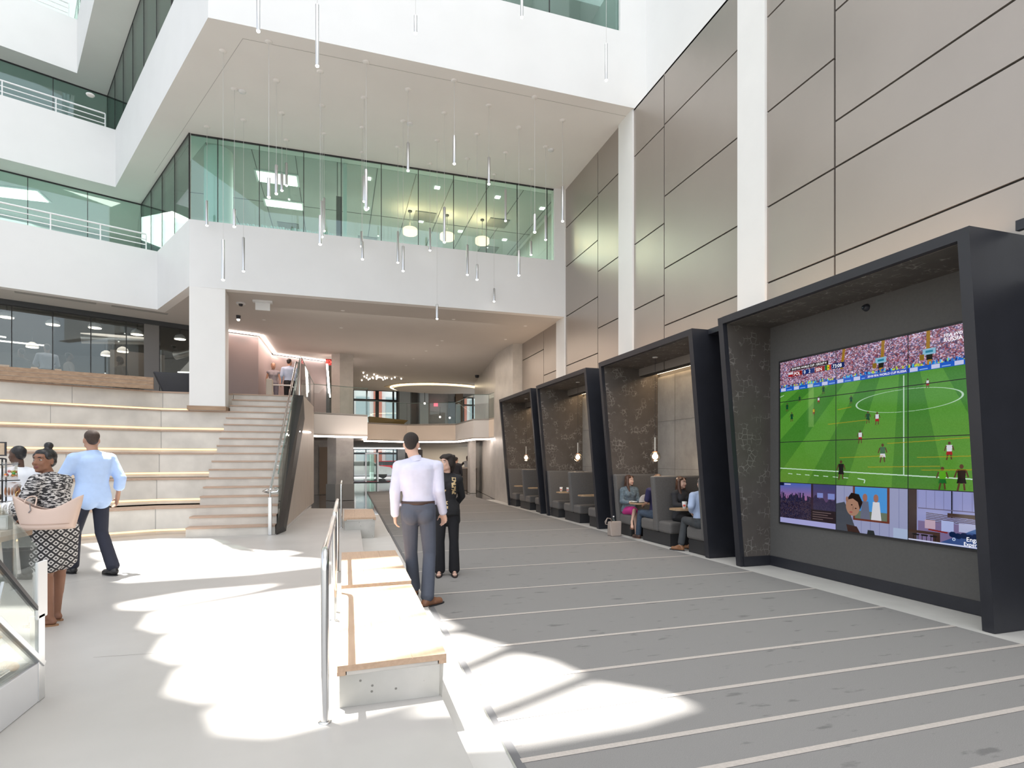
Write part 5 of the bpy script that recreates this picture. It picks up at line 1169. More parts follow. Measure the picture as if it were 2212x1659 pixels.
    def foot(s, mb, a, g=0):
        k = s.k; A_, T_ = s.P('a'+a), s.P('t'+a); d = (T_-A_); d.z = 0; d.normalize(); f = .88 if s.f else 1
        heel = A_-d*.03*k; heel.z = A_.z-.045*k; mb.cap(A_, heel, .037*k*f+g, .034*k*f+g); mb.cap(heel, T_, .034*k*f+g, .030*k*f+g); mb.cap(A_, T_-d*.03*k, .035*k*f+g, .026*k*f+g)
        l = Vector((-d.y, d.x, 0)); 
        for o in (-.018, .018): mb.cap(A_.lerp(T_, .55)+l*o*k-Vector((0,0,.02*k)), T_+l*o*k, .024*k*f+g, .019*k*f+g)
        return d
    def headR(s):
        return Matrix.Rotation(-math.radians(s.hy), 3, 'Z') @ Matrix.Rotation(math.radians(s.hp), 3, 'X') @ Matrix.Rotation(math.radians(s.hr), 3, 'Y')
    def head(s, mb):
        k = s.k; R = s.headR(); Hc = s.P('hd'); q = lambda x,y,z: Hc + R @ Vector((x,y,z))*k
        def e(c, r): mb.ell(q(*c), tuple(v*k for v in r), R, 20, 14)
        e((0,-.014,.035),(.076,.096,.086)); e((0,.028,-.022),(.062,.068,.078)); e((0,.042,-.075),(.043,.044,.042)); e((0,.075,-.098),(.021,.018,.017)); e((0,.072,.038),(.052,.022,.018))
        for a in (-1,1): e((a*.034,.066,-.028),(.025,.022,.026)); e((a*.079,-.004,-.012),(.008,.018,.031)); e((a*.052,.02,-.062),(.016,.04,.03))
        mb.cap(q(0,.088,.012), q(0,.112,-.026), .0085*k, .012*k, 10); e((-.012,.1,-.031),(.009,.010,.007)); e((.012,.1,-.031),(.009,.010,.007))
        e((0,.090,-.055),(.022,.012,.0065)); e((0,.088,-.067),(.019,.012,.0065))
        mb.cap(s.P('nk')-(Hc-s.P('nk')).normalized()*.05*k, q(0,-.012,-.055), (.055 if s.f else .064)*k, (.050 if s.f else .060)*k, 16)
    def facepaint(s, extra=None):
        k = s.k; R = np.array(s.headR()); Hc = np.array(s.P('hd'))
        def f(c):
            l = (c-Hc) @ R/k; x, y, z = l.T; o = np.zeros(len(c))
            o[(abs(x) < .023-.25*abs(z+.061)) & (y > .080) & (z < -.049) & (z > -.073)] = 1
            o[(abs(x) > .014) & (abs(x) < .048) & (abs(z-.034+.25*abs(abs(x)-.03)) < .0042) & (y > .06)] = 2
            if extra is not None: o = extra(c, l, o)
            return o
        return f
    def eyes(s):
        R = s.headR(); Hc = s.P('hd'); k = s.k
        for a in (-1,1):
            e = MB(); c = Hc + R @ Vector((a*.031,.0755,.008))*k; e.ell(c, (.0135*k,.0115*k,.0062*k), R, 12, 8, 0)
            e.ell(c + R @ Vector((0,.0070,0))*k, (.0056*k,.0058*k,.0052*k), R, 10, 6, 1); e.build('eye', [EW, EI], s.t)
    def hair(s, style, c):
        k = s.k; R = s.headR(); Hc = s.P('hd'); mb = MB()
        def e(p, r): mb.ell(Hc + R @ Vector(p)*k, tuple(v*k for v in r), R, 18, 12)
        def cp(a, b, r0, r1): mb.cap(Hc + R @ Vector(a)*k, Hc + R @ Vector(b)*k, r0*k, r1*k)
        if style == 'short':
            e((0,-.030,.050),(.082,.091,.080)); e((0,-.055,.0),(.070,.062,.075)); e((0,.02,.09),(.06,.055,.035))
        elif style == 'crop':
            e((0,-.028,.047),(.0795,.088,.078)); e((0,-.06,.005),(.062,.050,.065))
        elif style == 'bob':
            e((0,-.032,.052),(.100,.100,.090)); e((0,-.075,-.015),(.088,.065,.10)); e((0,.035,.088),(.078,.062,.042)); e((0,-.085,-.085),(.060,.038,.045))
            for a in (-1,1): e((a*.078,-.012,.0),(.024,.045,.062)); e((a*.05,.066,.074),(.034,.03,.022))
            for j in range(16): 
                t_ = 2*PI*j/16; e((.08*math.cos(t_),-.03+.08*math.sin(t_),.085+.02*(j%2)),(.022,.024,.022))
        elif style == 'bun':
            e((0,-.030,.050),(.082,.091,.078)); e((0,-.055,.0),(.072,.058,.066)); e((0,-.05,.155),(.040,.040,.038)); e((.02,-.06,.175),(.02,.02,.018)); e((0,-.045,.118),(.030,.030,.03)); e((0,.018,.078),(.066,.058,.040)); e((-.066,.02,.045),(.018,.04,.035)); e((.066,.02,.045),(.018,.04,.035))
        elif style == 'pony':
            e((0,-.030,.050),(.082,.090,.078)); e((0,-.055,.0),(.070,.058,.066)); cp((0,-.10,.03),(.05,-.07,-.17),.035,.018)
        elif style == 'long':
            e((0,-.030,.052),(.088,.094,.082)); e((0,-.065,-.03),(.085,.058,.11)); cp((0,-.075,-.08),(0,-.095,-.25),.068,.050)
            for a in (-1,1): cp((a*.070,-.01,.03),(a*.080,.0,-.12),.036,.042); cp((a*.080,.0,-.12),(a*.09,.05,-.26),.042,.024); e((a*.055,.045,.085),(.04,.035,.025))
        return remesh(mb, 'hair', HAIR[c], s.t, max(.008, s.vx*.9), 2)
    def body(s, paint=None, feet=True):
        mb = MB(); s.torso(mb, -.012*s.k); s.head(mb)
        for a in 'LR':
            s.arm(mb, a, -.004*s.k); s.hand(mb, a); s.leg(mb, a, -.008*s.k)
            if feet: s.foot(mb, a)
        hc = s.hc if hasattr(s, 'hc') else 'brown'
        return remesh(mb, 'body', [SK[s.sk], LIP[s.sk], HAIR[hc]] + list(getattr(s, 'xm', [])), s.t, s.vx if s.vx > .01 else .0075, 2, s.facepaint(paint))
    def shirt(s, m, sleeve=1.0, g=.014, hem=False, name='shirt', paint=None, flare=.004, loose=0):
        mb = MB(); s.torso(mb, g+loose, hem); k = s.k
        if sleeve:
            for a in 'LR': s.arm(mb, a, g, sleeve, flare)
        n = s.P('nk'); Hc = s.P('hd')
        return remesh(mb, name, m, s.t, s.vx, 2, paint)
    def collar(s, m):
        n = s.P('nk'); d = (s.P('hd')-n).normalized(); k = s.k; p = n-d*.01*k; q = n+d*.03*k
        x = d.orthogonal().normalized(); y = d.cross(x); r0, r1 = .068*k, .064*k; vs = []
        mb = MB(); mb.tube([p-d*.02*k, p, q], [r0*1.05, r0, r1], 20); return mb.build('collar', m, s.t)
    def trousers(s, m, g=.016, flare=.012, upto=.97, name='trousers'):
        mb = MB(); s.pelvis(mb, g*.8); mb.loft([(s.P('pel'), (.165 if s.f else .168)*s.k+g*.6, (.118 if s.f else .125)*s.k+g*.6, -math.radians(s.hb)), (s.P('pel').lerp(s.P('wa'), .5), (.145 if s.f else .160)*s.k+g*.6, (.108 if s.f else .120)*s.k+g*.6, -math.radians(s.hb))], 24)
        for a in 'LR': s.leg(mb, a, g, upto, flare)
        return remesh(mb, name, m, s.t, s.vx, 2)
    def belt(s, m):
        R = s.pelv(); c = s.P('pel').lerp(s.P('wa'), .50); k = s.k; vs = []; n = 32; mb = MB()
        pts = [c + R @ Vector(((.170 if not s.f else .165)*k*math.cos(2*PI*j/n), .130*k*math.sin(2*PI*j/n), 0)) for j in range(n)]
        up = R @ Vector((0,0,.018*k)); mb.sheet([[p-up for p in pts+[pts[0]]], [p+up for p in pts+[pts[0]]]]); return mb.build('belt', m, s.t, solid=.006)
    def shoes(s, m, sole=None, sandal=False):
        for a in 'LR':
            mb = MB(); k = s.k; A_, T_ = s.P('a'+a), s.P('t'+a); d = (T_-A_); d.z = 0; d.normalize(); l = Vector((-d.y,d.x,0))
            zg = min(T_.z, A_.z-.06*k)-.028*k; base = min(T_.z-.028*k, A_.z-.084*k)
            if not sandal:
                s.foot(mb, a, .009*k); o = remesh(mb, 'shoe', m, s.t, min(.010, s.vx), 2)
            so_ = MB(); out = []
            for j in range(20):
                t_ = 2*PI*j/20; c0 = A_.lerp(T_, .47); out.append((c0.x + d.x*.15*k*math.cos(t_) + l.x*.046*k*math.sin(t_), c0.y + d.y*.15*k*math.cos(t_) + l.y*.046*k*math.sin(t_)))
            so_.prism(out, base-.006, base+.012); o = so_.build('sole' if not sandal else 'sandal', sole or m, s.t)
            if sandal:
                st = MB()
                for f_, h_ in ((.75,.052),(.35,.085)):
                    c0 = A_.lerp(T_, f_); st.tube([Vector((c0.x,c0.y,base+.01))+l*.045*k, Vector((c0.x,c0.y,base+h_*k))+l*.026*k, Vector((c0.x,c0.y,base+h_*k))-l*.026*k, Vector((c0.x,c0.y,base+.01))-l*.045*k], .006*k, 6)
                st.build('strap', m, s.t)

# 1 man with the lavender shirt, back to the camera, stepping down to the carpet
p = Person('tall man in a pale lavender shirt and slate trousers seen from behind by the benches', (.84,6.12,0), 8, 1.84, voxel=.011)
p.J.update(hd=(-.070,.035,1.625), nk=(-.028,-.005,1.465), ch=(-.012,0,1.29), kR=(.115,-.02,.50), aR=(.09,-.20,.085), tR=(.21,-.10,.030), kL=(-.075,.12,.50), aL=(-.045,.25,.090), tL=(-.04,.41,.034), eL=(-.235,-.02,1.14), wL=(-.235,.04,.90), eR=(.215,-.04,1.14), wR=(.255,.03,.915))
p.hy = 14; p.hc = 'dkbrown'; p.pn = {'L':(1,.2,0),'R':(-.6,-.8,.1)}; p.curl = (.45,.7)
p.body(); p.eyes(); p.hair('crop','dkbrown')
sh = cloth('lavender_shirt', (.60,.60,.73)); p.shirt(sh, .97, g=.018); p.collar(sh); p.trousers(cloth('slate_trousers', (.075,.085,.115)), flare=.020); p.belt(mat('brown_belt', (.05,.025,.018), .5)); p.shoes(mat('tan_shoe', (.22,.10,.055), .4), M['black2'])

# 2 woman in black with the embroidered top
p = Person('short dark-haired woman in a black embroidered top and black trousers standing on the carpet', (1.40,7.42,0), 192, 1.61, female=True, voxel=.011)
p.J.update(eL=(-.215,-.10,1.14), eR=(.215,-.10,1.14), wL=(-.10,-.19,.98), wR=(.10,-.19,.98), aL=(-.105,0,.085), aR=(.105,0,.085), kL=(-.10,.02,.5), kR=(.10,.02,.5), tL=(-.115,.15,.03), tR=(.115,.15,.03))
p.hy = 238; p.hp = 4; p.hc = 'dkbrown'; p.pn = {'L':(0,1,0),'R':(0,1,0)}
p.body(); p.eyes(); p.hair('bob','dkbrown')
gold = mat('gold_embroidery', (.52,.38,.20), .6, var=.3, scale=70)
def emb(c):
    l = (c-np.array(p.loc)) @ np.array(p.R)/p.k; x, y, z = l.T; o = np.zeros(len(c)); fr = y > .03
    n = np.sin(x*95+z*60)+np.sin(z*140-x*40)
    o[fr & (abs(abs(x)-.10) < .030) & (z > 1.18) & (z < 1.42) & (n > -.5)] = 1
    o[fr & (abs(x-.06+.25*(z-1.1)) < .02) & (z > .98) & (z < 1.25) & (n > .1)] = 1
    o[fr & (x > -.02) & (x < .12) & (abs(z-1.03-.3*x) < .05) & (n > -.2)] = 1
    return o
blk = cloth('black_knit', (.012,.012,.014)); mb = MB(); p.torso(mb, .018)
for a in 'LR': p.arm(mb, a, .016, .95, .008)
for x in (-.08, 0, .08): mb.cap(p.P((x,-.01,.98)), p.P((x*1.25,-.015,.80)), .115*p.k, .10*p.k)
remesh(mb, 'top', [blk, gold], p.t, .011, 2, emb); p.trousers(cloth('black_trousers', (.012,.012,.015)), flare=.034, upto=.985); p.shoes(mat('black_sandal', (.02,.018,.02), .4), sandal=True)
gl_ = MB(); R_ = p.headR(); Hc = p.P('hd')
for a in (-1,1): gl_.tube([Hc + R_ @ Vector((a*.033+.024*math.cos(q), .105, .006+.019*math.sin(q)))*p.k for q in [2*PI*j/14 for j in range(14)]], .0016, 5, closed=True); gl_.tube([Hc + R_ @ Vector((a*.057,.103,.01))*p.k, Hc + R_ @ Vector((a*.082,.0,.008))*p.k], .0015, 5)
gl_.tube([Hc + R_ @ Vector((-.009,.106,.01))*p.k, Hc + R_ @ Vector((.009,.106,.01))*p.k], .0015, 5); gl_.build('spectacles', M['steel2'], p.t)

# 3 woman with the tan bag at the counter
p = Person('woman with a black top knot and patterned romper at the snack counter', (-2.23,5.60,.18), 290, 1.475, 'brown', female=True, voxel=.010)
p.J.update(pel=(0,0,.94), ch=(0,.05,1.28), nk=(0,.07,1.455), hd=(-.01,.12,1.60), sL=(-.16,.06,1.40), sR=(.16,.06,1.39), eL=(-.25,.13,1.13), wL=(-.15,.24,1.30), eR=(.22,.20,1.14), wR=(.17,.47,1.01), kL=(-.085,.03,.50), aL=(-.10,-.02,.085), tL=(-.14,.13,.028), kR=(.10,.06,.5), aR=(.09,.08,.085), tR=(.12,.23,.028))
p.lg = 1.22; p.hy = 198; p.hp = 2; p.hc = 'black'; p.pn = {'L':(1,-.2,.4),'R':(0,0,-1),'dR':(0,.95,-.25),'dL':(.2,.75,.5)}; p.curl = (1.0,.45)
p.body(); p.eyes(); p.hair('bun','black')
def romper_mat():
    m, nt, b = newmat('romper_print'); tc = N(nt, 'ShaderNodeTexCoord'); mp = N(nt, 'ShaderNodeMapping'); nt.links.new(tc.outputs['Object'], mp.inputs['Vector']); mp.inputs['Rotation'].default_value = (0,0,math.radians(-20))
    sx = N(nt, 'ShaderNodeSeparateXYZ'); nt.links.new(mp.outputs[0], sx.inputs[0])
    def mth(op, a, b_=None):
        n = N(nt, 'ShaderNodeMath', operation=op)
        for i, v in enumerate((a, b_)):
            if v is None: continue
            if isinstance(v, (int, float)): n.inputs[i].default_value = v
            else: nt.links.new(v, n.inputs[i])
        return n.outputs[0]
    P_ = .062
    ax = mth('PINGPONG', sx.outputs[0], P_/2); az = mth('PINGPONG', sx.outputs[2], P_/2); sm = mth('ADD', ax, az); rg = mth('PINGPONG', sm, .0155); dm = mth('GREATER_THAN', rg, .0095)
    nz = N(nt, 'ShaderNodeTexNoise'); nz.inputs['Scale'].default_value = 30; m2 = N(nt, 'ShaderNodeMapping'); m2.inputs['Scale'].default_value = (1,1,4); nt.links.new(tc.outputs['Object'], m2.inputs['Vector']); nt.links.new(m2.outputs[0], nz.inputs['Vector'])
    ng = mth('GREATER_THAN', nz.outputs[0], .52); hi_ = mth('GREATER_THAN', sx.outputs[2], .83)
    mixf = N(nt, 'ShaderNodeMix'); nt.links.new(hi_, mixf.inputs[0]); nt.links.new(dm, mixf.inputs[2]); nt.links.new(ng, mixf.inputs[3])
    cm = N(nt, 'ShaderNodeMix', data_type='RGBA'); cm.inputs[6].default_value = (.022,.021,.024,1); cm.inputs[7].default_value = (.52,.50,.49,1); nt.links.new(mixf.outputs[0], cm.inputs[0]); nt.links.new(cm.outputs[2], b.inputs['Base Color']); b.inputs['Roughness'].default_value = .85
    return m
rmm = romper_mat(); mb = MB(); p.torso(mb, .018)
for a in 'LR': p.arm(mb, a, .022, .46, .02)
for a in 'LR': p.leg(mb, a, .018, .33, .035)
mb.ell(p.P('pel'), (.175*p.k,.135*p.k,.16*p.k), p.pelv())
remesh(mb, 'romper', rmm, p.t, .010, 2); p.shoes(mat('tan_sandal', (.30,.16,.08), .5), sandal=True)
MB().tube([p.P('wL')+ (p.P('eL')-p.P('wL')).normalized()*.03 + p.D((.034*math.cos(q),0,.034*math.sin(q))).normalized()*.034 for q in [2*PI*j/16 for j in range(16)]], .004, 6, closed=True).build('bracelet', mat('gold_bracelet', (.6,.4,.15), .3, metal=1), p.t)
tb_ = empty('handbag', (-2.15,5.33,1.0), 'large tan leather bag hanging from the arm of the woman at the counter', 'bag')
bagm = mat('blush_leather', (.56,.42,.35), .45, var=.04, scale=5); g_ = []
for i in range(13):
    v_ = i/12; row = []
    for j in range(17):
        u_ = j/16; wd = .49-.12*(1-v_)**1.2*1.0; x = (-wd/2+wd*u_); sag = -.085*v_**2*math.sin(PI*u_)**1.3; z = v_*.262+sag*1.3; th = .085*math.sin(PI*u_)**.5*(1-.55*v_)
        row.append((x, z, th))
    g_.append(row)
def bg(x, z, y): d_ = Vector((math.cos(math.radians(-6)), math.sin(math.radians(-6)), 0)); n_ = Vector((d_.y,-d_.x,0)); return Vector((-2.165,5.30,1.0)) + d_*x + n_*y + Vector((0,0,z))
mb = MB(); mb.sheet([[bg(x,z,t_) for x,z,t_ in r] for r in g_]); mb.sheet([[bg(x,z,-t_) for x,z,t_ in r] for r in g_][::-1]); mb.sheet([[bg(x,z,t_) for x,z,t_ in g_[0]], [bg(x,z,-t_) for x,z,t_ in g_[0]]][::-1])
mb.build('bag_body', bagm, tb_, solid=.004)
sm_ = MB(); sm_.sheet([[bg(x,z+.038,t_+.006) for x,z,t_ in g_[0]], [bg(x*1.03,z+.044,t_+.004) for x,z,t_ in g_[0]]]); sm_.build('seam', mat('bag_seam', (.40,.28,.22), .6), tb_)
MB().tube([bg(-.14,.21,.04), bg(-.135,.235,.03), bg(-.12,.25,.02), bg(-.10,.255,.01), bg(-.08,.245,.0), bg(-.07,.22,.02), bg(-.068,.18,.04)], .0055, 8).build('handle', bagm, tb_); MB().tube([bg(-.10,.20,.05), bg(-.09,.15,.055), bg(-.105,.13,.056)], .004, 6).build('tassel', mat('grey_tassel', (.22,.2,.2), .6), tb_)

# 4 man in a light blue shirt walking to the left
p = Person('man in a light blue shirt and dark trousers walking left, seen from behind', (-2.76,7.82,.18), 314, 1.72, 'mid', voxel=.012)
p.J.update(kL=(-.08,.22,.52), aL=(-.07,.30,.09), tL=(-.07,.46,.03), kR=(.09,-.02,.50), aR=(.09,-.27,.095), tR=(.09,-.11,.03), eL=(-.27,.10,1.16), wL=(-.26,.25,.98), eR=(.26,-.10,1.15), wR=(.27,-.02,.92), hd=(0,.02,1.62))
p.hy = 330; p.hc = 'brown'; p.body(); p.eyes(); p.hair('crop','brown')
sh = cloth('light_blue_shirt', (.42,.56,.82)); p.shirt(sh, .70, g=.026, hem=True); p.collar(sh); p.trousers(cloth('navy_trousers', (.018,.020,.035)), flare=.022); p.shoes(mat('black_shoe', (.015,.015,.017), .35))

# 5 man in white behind the snack rack
p = Person('man in a white shirt partly hidden behind the snack rack at the left edge', (-3.42,7.68,.18), 300, 1.52, 'dark', voxel=.014)
p.J.update(eL=(-.2,.2,1.15), wL=(-.12,.40,1.10), eR=(.2,.2,1.15), wR=(.12,.42,1.08)); p.hy = 300; p.hc = 'black'; p.body(); p.hair('crop','black'); sh = cloth('white_shirt', (.74,.77,.82)); p.shirt(sh, .9); p.trousers(cloth('dark_trousers', (.03,.03,.035))); p.shoes(mat('black_shoe2', (.015,.015,.017), .35))

# 6 and 7 on the upper landing
p = Person('woman in a grey sleeveless top standing at the head of the stairs', (-2.05,20.5,3.195), 172, 1.62, 'mid', female=True, voxel=.016)
p.J.update(eL=(-.23,.06,1.13), wL=(-.22,.20,.98), eR=(.23,.0,1.13), wR=(.23,.06,.90)); p.hy = 170; p.hc = 'brown'; p.body(); p.eyes(); p.hair('pony','brown'); p.shirt(cloth('grey_top', (.26,.245,.27)), 0, g=.018, name='top'); p.trousers(cloth('violet_grey_trousers', (.14,.13,.16))); p.shoes(mat('dark_shoe3', (.03,.03,.03), .5))
p = Person('man in pale blue shirt walking away at the head of the stairs', (-1.55,20.6,3.195), 350, 1.80, 'mid', voxel=.016)
p.J.update(eL=(-.25,-.04,1.15), wL=(-.27,.05,.92), kL=(-.09,.12,.5), aL=(-.09,.15,.09), tL=(-.09,.3,.03), aR=(.09,-.15,.09), tR=(.09,.0,.03)); p.hc = 'black'; p.hy = 20; p.body(); p.hair('crop','black'); sh = cloth('pale_blue_shirt2', (.36,.45,.60)); p.shirt(sh, .95, g=.02); p.collar(sh); p.trousers(cloth('black_trousers2', (.015,.015,.018))); p.shoes(mat('black_shoe4', (.015,.015,.017), .35))

# seated poses: seat height .43
def sit(p, cross=None, back=.0):
    k = p.k; zs = .47/k; d = zs-.93+.06
    for q in ('pel','wa','ch','nk','hd','sL','sR'): x, y, z = p.J[q]; p.J[q] = (x, y+back*(z-.93), z+d)
    w = abs(p.J['sL'][0])
    p.J.update(hL=(-.09,.02,zs+.03), hR=(.09,.02,zs+.03), kL=(-.10,.44,zs+.04), kR=(.10,.44,zs+.04), aL=(-.10,.44,.085), aR=(.10,.44,.085), tL=(-.11,.60,.03), tR=(.11,.60,.03),
        eL=(-w-.04,.06,1.12+d), eR=(w+.04,.06,1.12+d), wL=(-w+.04,.30,zs+.24), wR=(w-.04,.30,zs+.24))
# 8 denim jacket
p = Person('seated woman in denim jacket and magenta skirt with crossed legs', (5.74,10.33,0), 186, 1.50, female=True, voxel=.012); sit(p)
p.J.update(kR=(.05,.42,.62), aR=(.20,.62,.38), tR=(.24,.74,.26), kL=(.03,.42,.53), aL=(.03,.47,.085), tL=(.04,.62,.03)); p.hy = 150; p.hc = 'auburn'; p.body(); p.eyes(); p.hair('long','auburn')
p.shirt(cloth('denim_jacket', (.12,.16,.19), .3, 30), .92, g=.022, name='jacket', hem=True); mb = MB(); p.pelvis(mb, .018)
for a in 'LR': p.leg(mb, a, .02, .38, .012)
mag = cloth('magenta_skirt', (.50,.03,.22)); remesh(mb, 'skirt', mag, p.t, .012, 2); p.shoes(mat('brown_flat', (.20,.10,.06), .5), sandal=True)
# 9 navy tee
p = Person('man in a navy tee and jeans half hidden behind the middle bench', (5.80,9.36,0), 0, 1.60, 'mid', voxel=.014); sit(p); p.J.update(wL=(-.16,.30,.72), eL=(-.24,.02,.80), kL=(-.16,.40,.56), aL=(-.16,.50,.085), tL=(-.17,.66,.03))
p.hc = 'brown'; p.body(); p.eyes(); p.hair('crop','brown'); p.shirt(cloth('navy_tee', (.02,.018,.07)), .36, g=.02); p.trousers(cloth('blue_jeans', (.055,.08,.12), .2, 30)); p.shoes(mat('brown_shoe5', (.08,.04,.03), .5))
# 10 black blazer
p = Person('seated woman with chestnut hair and charcoal blazer smiling at the table with the cup', (5.95,8.82,0), 176, 1.52, female=True, voxel=.012); sit(p); p.J.update(eL=(-.23,.12,.86), wL=(-.05,.36,.90), eR=(.22,.10,.84), wR=(.10,.33,.84)); p.hy = 158; p.hc = 'auburn'; p.body(); p.eyes(); p.hair('long','auburn')
p.shirt(cloth('charcoal_blazer', (.028,.028,.032)), .93, g=.022, name='blazer', hem=True); mb = MB(); p.pelvis(mb, .018)
for a in 'LR': p.leg(mb, a, .02, .42, .010)
remesh(mb, 'skirt', cloth('black_skirt', (.012,.012,.014)), p.t, .012, 2); p.shoes(mat('black_shoe6', (.015,.015,.017), .4))
# 11 pale blue shirt at the near side
p = Person('seated man in pale blue shirt, grey trousers and tan brogues', (5.72,7.86,0), 4, 1.60, 'pale', voxel=.012); sit(p, back=.02)
p.J.update(kL=(-.10,.44,.56), aL=(-.20,.42,.085), tL=(-.29,.55,.03), kR=(.10,.46,.56), aR=(.06,.48,.085), tR=(.02,.62,.03), eL=(-.25,-.02,.86), wL=(-.12,.16,.72)); p.hc = 'brown'; p.body(); p.eyes(); p.hair('crop','brown')
sh = cloth('pale_blue_shirt3', (.40,.49,.68)); p.shirt(sh, .80, g=.022); p.collar(sh); p.trousers(cloth('grey_trousers', (.055,.06,.065)), upto=.93); p.shoes(mat('tan_brogue', (.26,.12,.055), .35), M['black2'])
sk_ = mat('striped_sock', (.45,.58,.66), .8, var=.5, scale=40)
for a in 'LR': MB().cap(p.P('a'+a)+Vector((0,0,.015)), p.P('a'+a)+Vector((0,0,.07)), .036, .038).build('sock', sk_, p.t)
# 12, 13 at reception
p = Person('person in a black jacket over a white shirt leaning at the reception desk', (6.35,27.2,0), 200, 1.75, 'dark', voxel=.02); p.loc = Vector((6.35,27.2,0)); p.J.update(eR=(.35,.1,1.22), wR=(.55,.2,1.12)); p.hc = 'black'
p.loc = Vector((6.55,28.9,0)); p.t.location = p.loc; p.J.update(eL=(-.38,.12,1.24), wL=(-.62,.24,1.16)); p.body(); p.hair('crop','black'); p.shirt(cloth('black_jacket', (.015,.015,.017)), .95, name='jacket'); p.shirt(cloth('white_front', (.6,.6,.6)), 0, g=.018); p.trousers(cloth('black_trousers7', (.015,.015,.018))); p.shoes(mat('black_shoe8', (.015,.015,.017), .35))
p = Person('dark-clothed person standing at the left end of the reception desk', (4.88,23.7,0), 30, 1.66, 'mid', voxel=.02); p.hc = 'dkbrown'; p.body(); p.hair('crop','dkbrown'); p.shirt(cloth('black_coat', (.02,.02,.025)), .95, name='coat'); p.trousers(cloth('black_trousers9', (.02,.02,.025))); p.shoes(mat('black_shoe10', (.015,.015,.017), .35))
# cafe guests behind the glass
p = Person('man in a grey-blue shirt standing behind the cafe glass, seen from behind', (-8.2,20.0,3.195), 330, 1.78, 'dark', voxel=.018); p.J.update(eL=(-.26,.08,1.15), wL=(-.16,.30,1.08), eR=(.26,.08,1.15), wR=(.16,.30,1.08)); p.hc = 'black'; p.body(); p.hair('crop','black'); sh = cloth('grey_blue_shirt', (.28,.32,.40)); p.shirt(sh, .7, g=.02); p.trousers(cloth('dark_trousers11', (.02,.02,.025))); p.shoes(mat('black_shoe12', (.015,.015,.017), .35))
def seated_far(label, loc, hd, c, hc):
    p = Person(label, loc, hd, 1.68, 'dark', voxel=.02, group='seated cafe guests'); sit(p); p.hc = hc; p.body(); p.hair('crop', hc); p.shirt(cloth('shirt_'+hc+str(c[0]), c), .9); p.trousers(cloth('trousers_seated', (.03,.03,.04))); p.shoes(mat('shoe_seated', (.02,.02,.02), .5))
    s_ = empty('stool', (loc[0],loc[1],loc[2]), 'plain cafe stool under ' + label.replace('the ','').replace(' left of the sculpted post','').replace(' in front of brown cafe wall',''), 'stool', 'cafe stools')
    MB().lathe([(.0,.38),(.17,.38),(.18,.40),(.17,.42),(0,.42)], loc, 16).build('seat', M['black2'], s_); MB().cyl(loc, (loc[0],loc[1],loc[2]+.38), .03, 8).build('leg', M['black2'], s_)
seated_far('dark-haired seated cafe guest nearest the left edge', (-8.45,19.15,3.35), 300, (.03,.03,.04), 'black')
seated_far('seated cafe guest with a pale sleeve', (-7.35,19.2,3.30), 60, (.30,.26,.24), 'black')
seated_far('seated cafe guest low before the brown cafe wall', (-5.95,18.75,3.195), 40, (.16,.12,.10), 'brown')
# ------------------------------------------------------------------ pastry case, counter table and snack rack at the left
pc = empty('display_case', (-2.1,3.4,.18), 'white and steel pastry case with sloping hinged glass at the lower left corner', 'display case')
X0, X1 = -3.3, -1.6
MB().box(X0, X1, 2.75, 3.83, .181, .40).build('base_cabinet', mat('case_white', (.66,.67,.69), .25, var=.05, scale=1.2, coat=.3), pc, bevel=.004)
MB().box(X1-.04, X1+.004, 3.80, 3.87, .181, .665).build('corner_post', M['steel2'], pc, bevel=.003)
MB().box(X1-.012, X1+.004, 3.79, 3.905, .64, .965).build('end_strip', mat('case_strip', (.76,.77,.78), .3), pc, bevel=.01)
MB().extr([(X1,2.75,.41),(X1,3.80,.41),(X1,3.80,1.05),(X1,3.64,1.172),(X1,3.45,1.30),(X1,2.75,1.34)], (-.006,0,0)).build('end_glass', M['g_case'], pc)
def bar(a, b, w, h, m, nm): 
    a = Vector(a); b = Vector(b); d = (b-a).normalized(); u = Vector((1,0,0)); n = d.cross(u).normalized()
    R = Matrix((u, d, n)).transposed(); MB().obox((a+b)/2, (w, (b-a).length, h), rot=R).build(nm, m, pc, bevel=.003)
bar((X1-.012,3.86,.375), (X1-.012,3.40,.76), .045, .030, M['steel2'], 'lower_lid_frame'); bar((X1-.012,3.845,.665), (X1-.012,3.38,1.07), .030, .022, M['black'], 'upper_lid_frame')
bar((X1-.05,3.83,.40), (X1-.05,3.40,.765), .02, .012, M['steel2'], 'inner_lid_frame'); bar((X1-.02,3.50,.92), (X1-.02,3.42,.74), .015, .012, M['steel2'], 'lid_strut')
for nm, (ya,za), (yb,zb) in (('lower_glass_lid', (3.84,.40), (3.40,.765)), ('upper_glass_lid', (3.83,.69), (3.38,1.08)), ('top_glass', (3.80,1.05), (3.45,1.30))):
    m = MB(); m.add([(X0,ya,za),(X1-.01,ya,za),(X1-.01,yb,zb),(X0,yb,zb)], [(0,1,2,3)]); m.build(nm, M['g_case'], pc, solid=.006)
MB().box(X0, X1-.02, 2.78, 3.62, .60, .612).build('shelf', M['g_case'], pc); MB().box(X0, X1-.02, 2.78, 3.40, .90, .912).build('shelf', M['g_case'], pc)
MB().tube([(X1-.05,3.60,.43),(X1-.05,3.20,.43)], .012, 8).build('tray_rail', M['steel'], pc)
MB().box(X0, X1-.03, 2.78, 3.78, .402, .412).build('tray', mat('tray_grey', (.35,.35,.34), .5), pc)
t = empty('preserve_jar', (-1.74,3.52,.413), 'yellow tub with an orange lid rim inside the pastry case', 'jar')
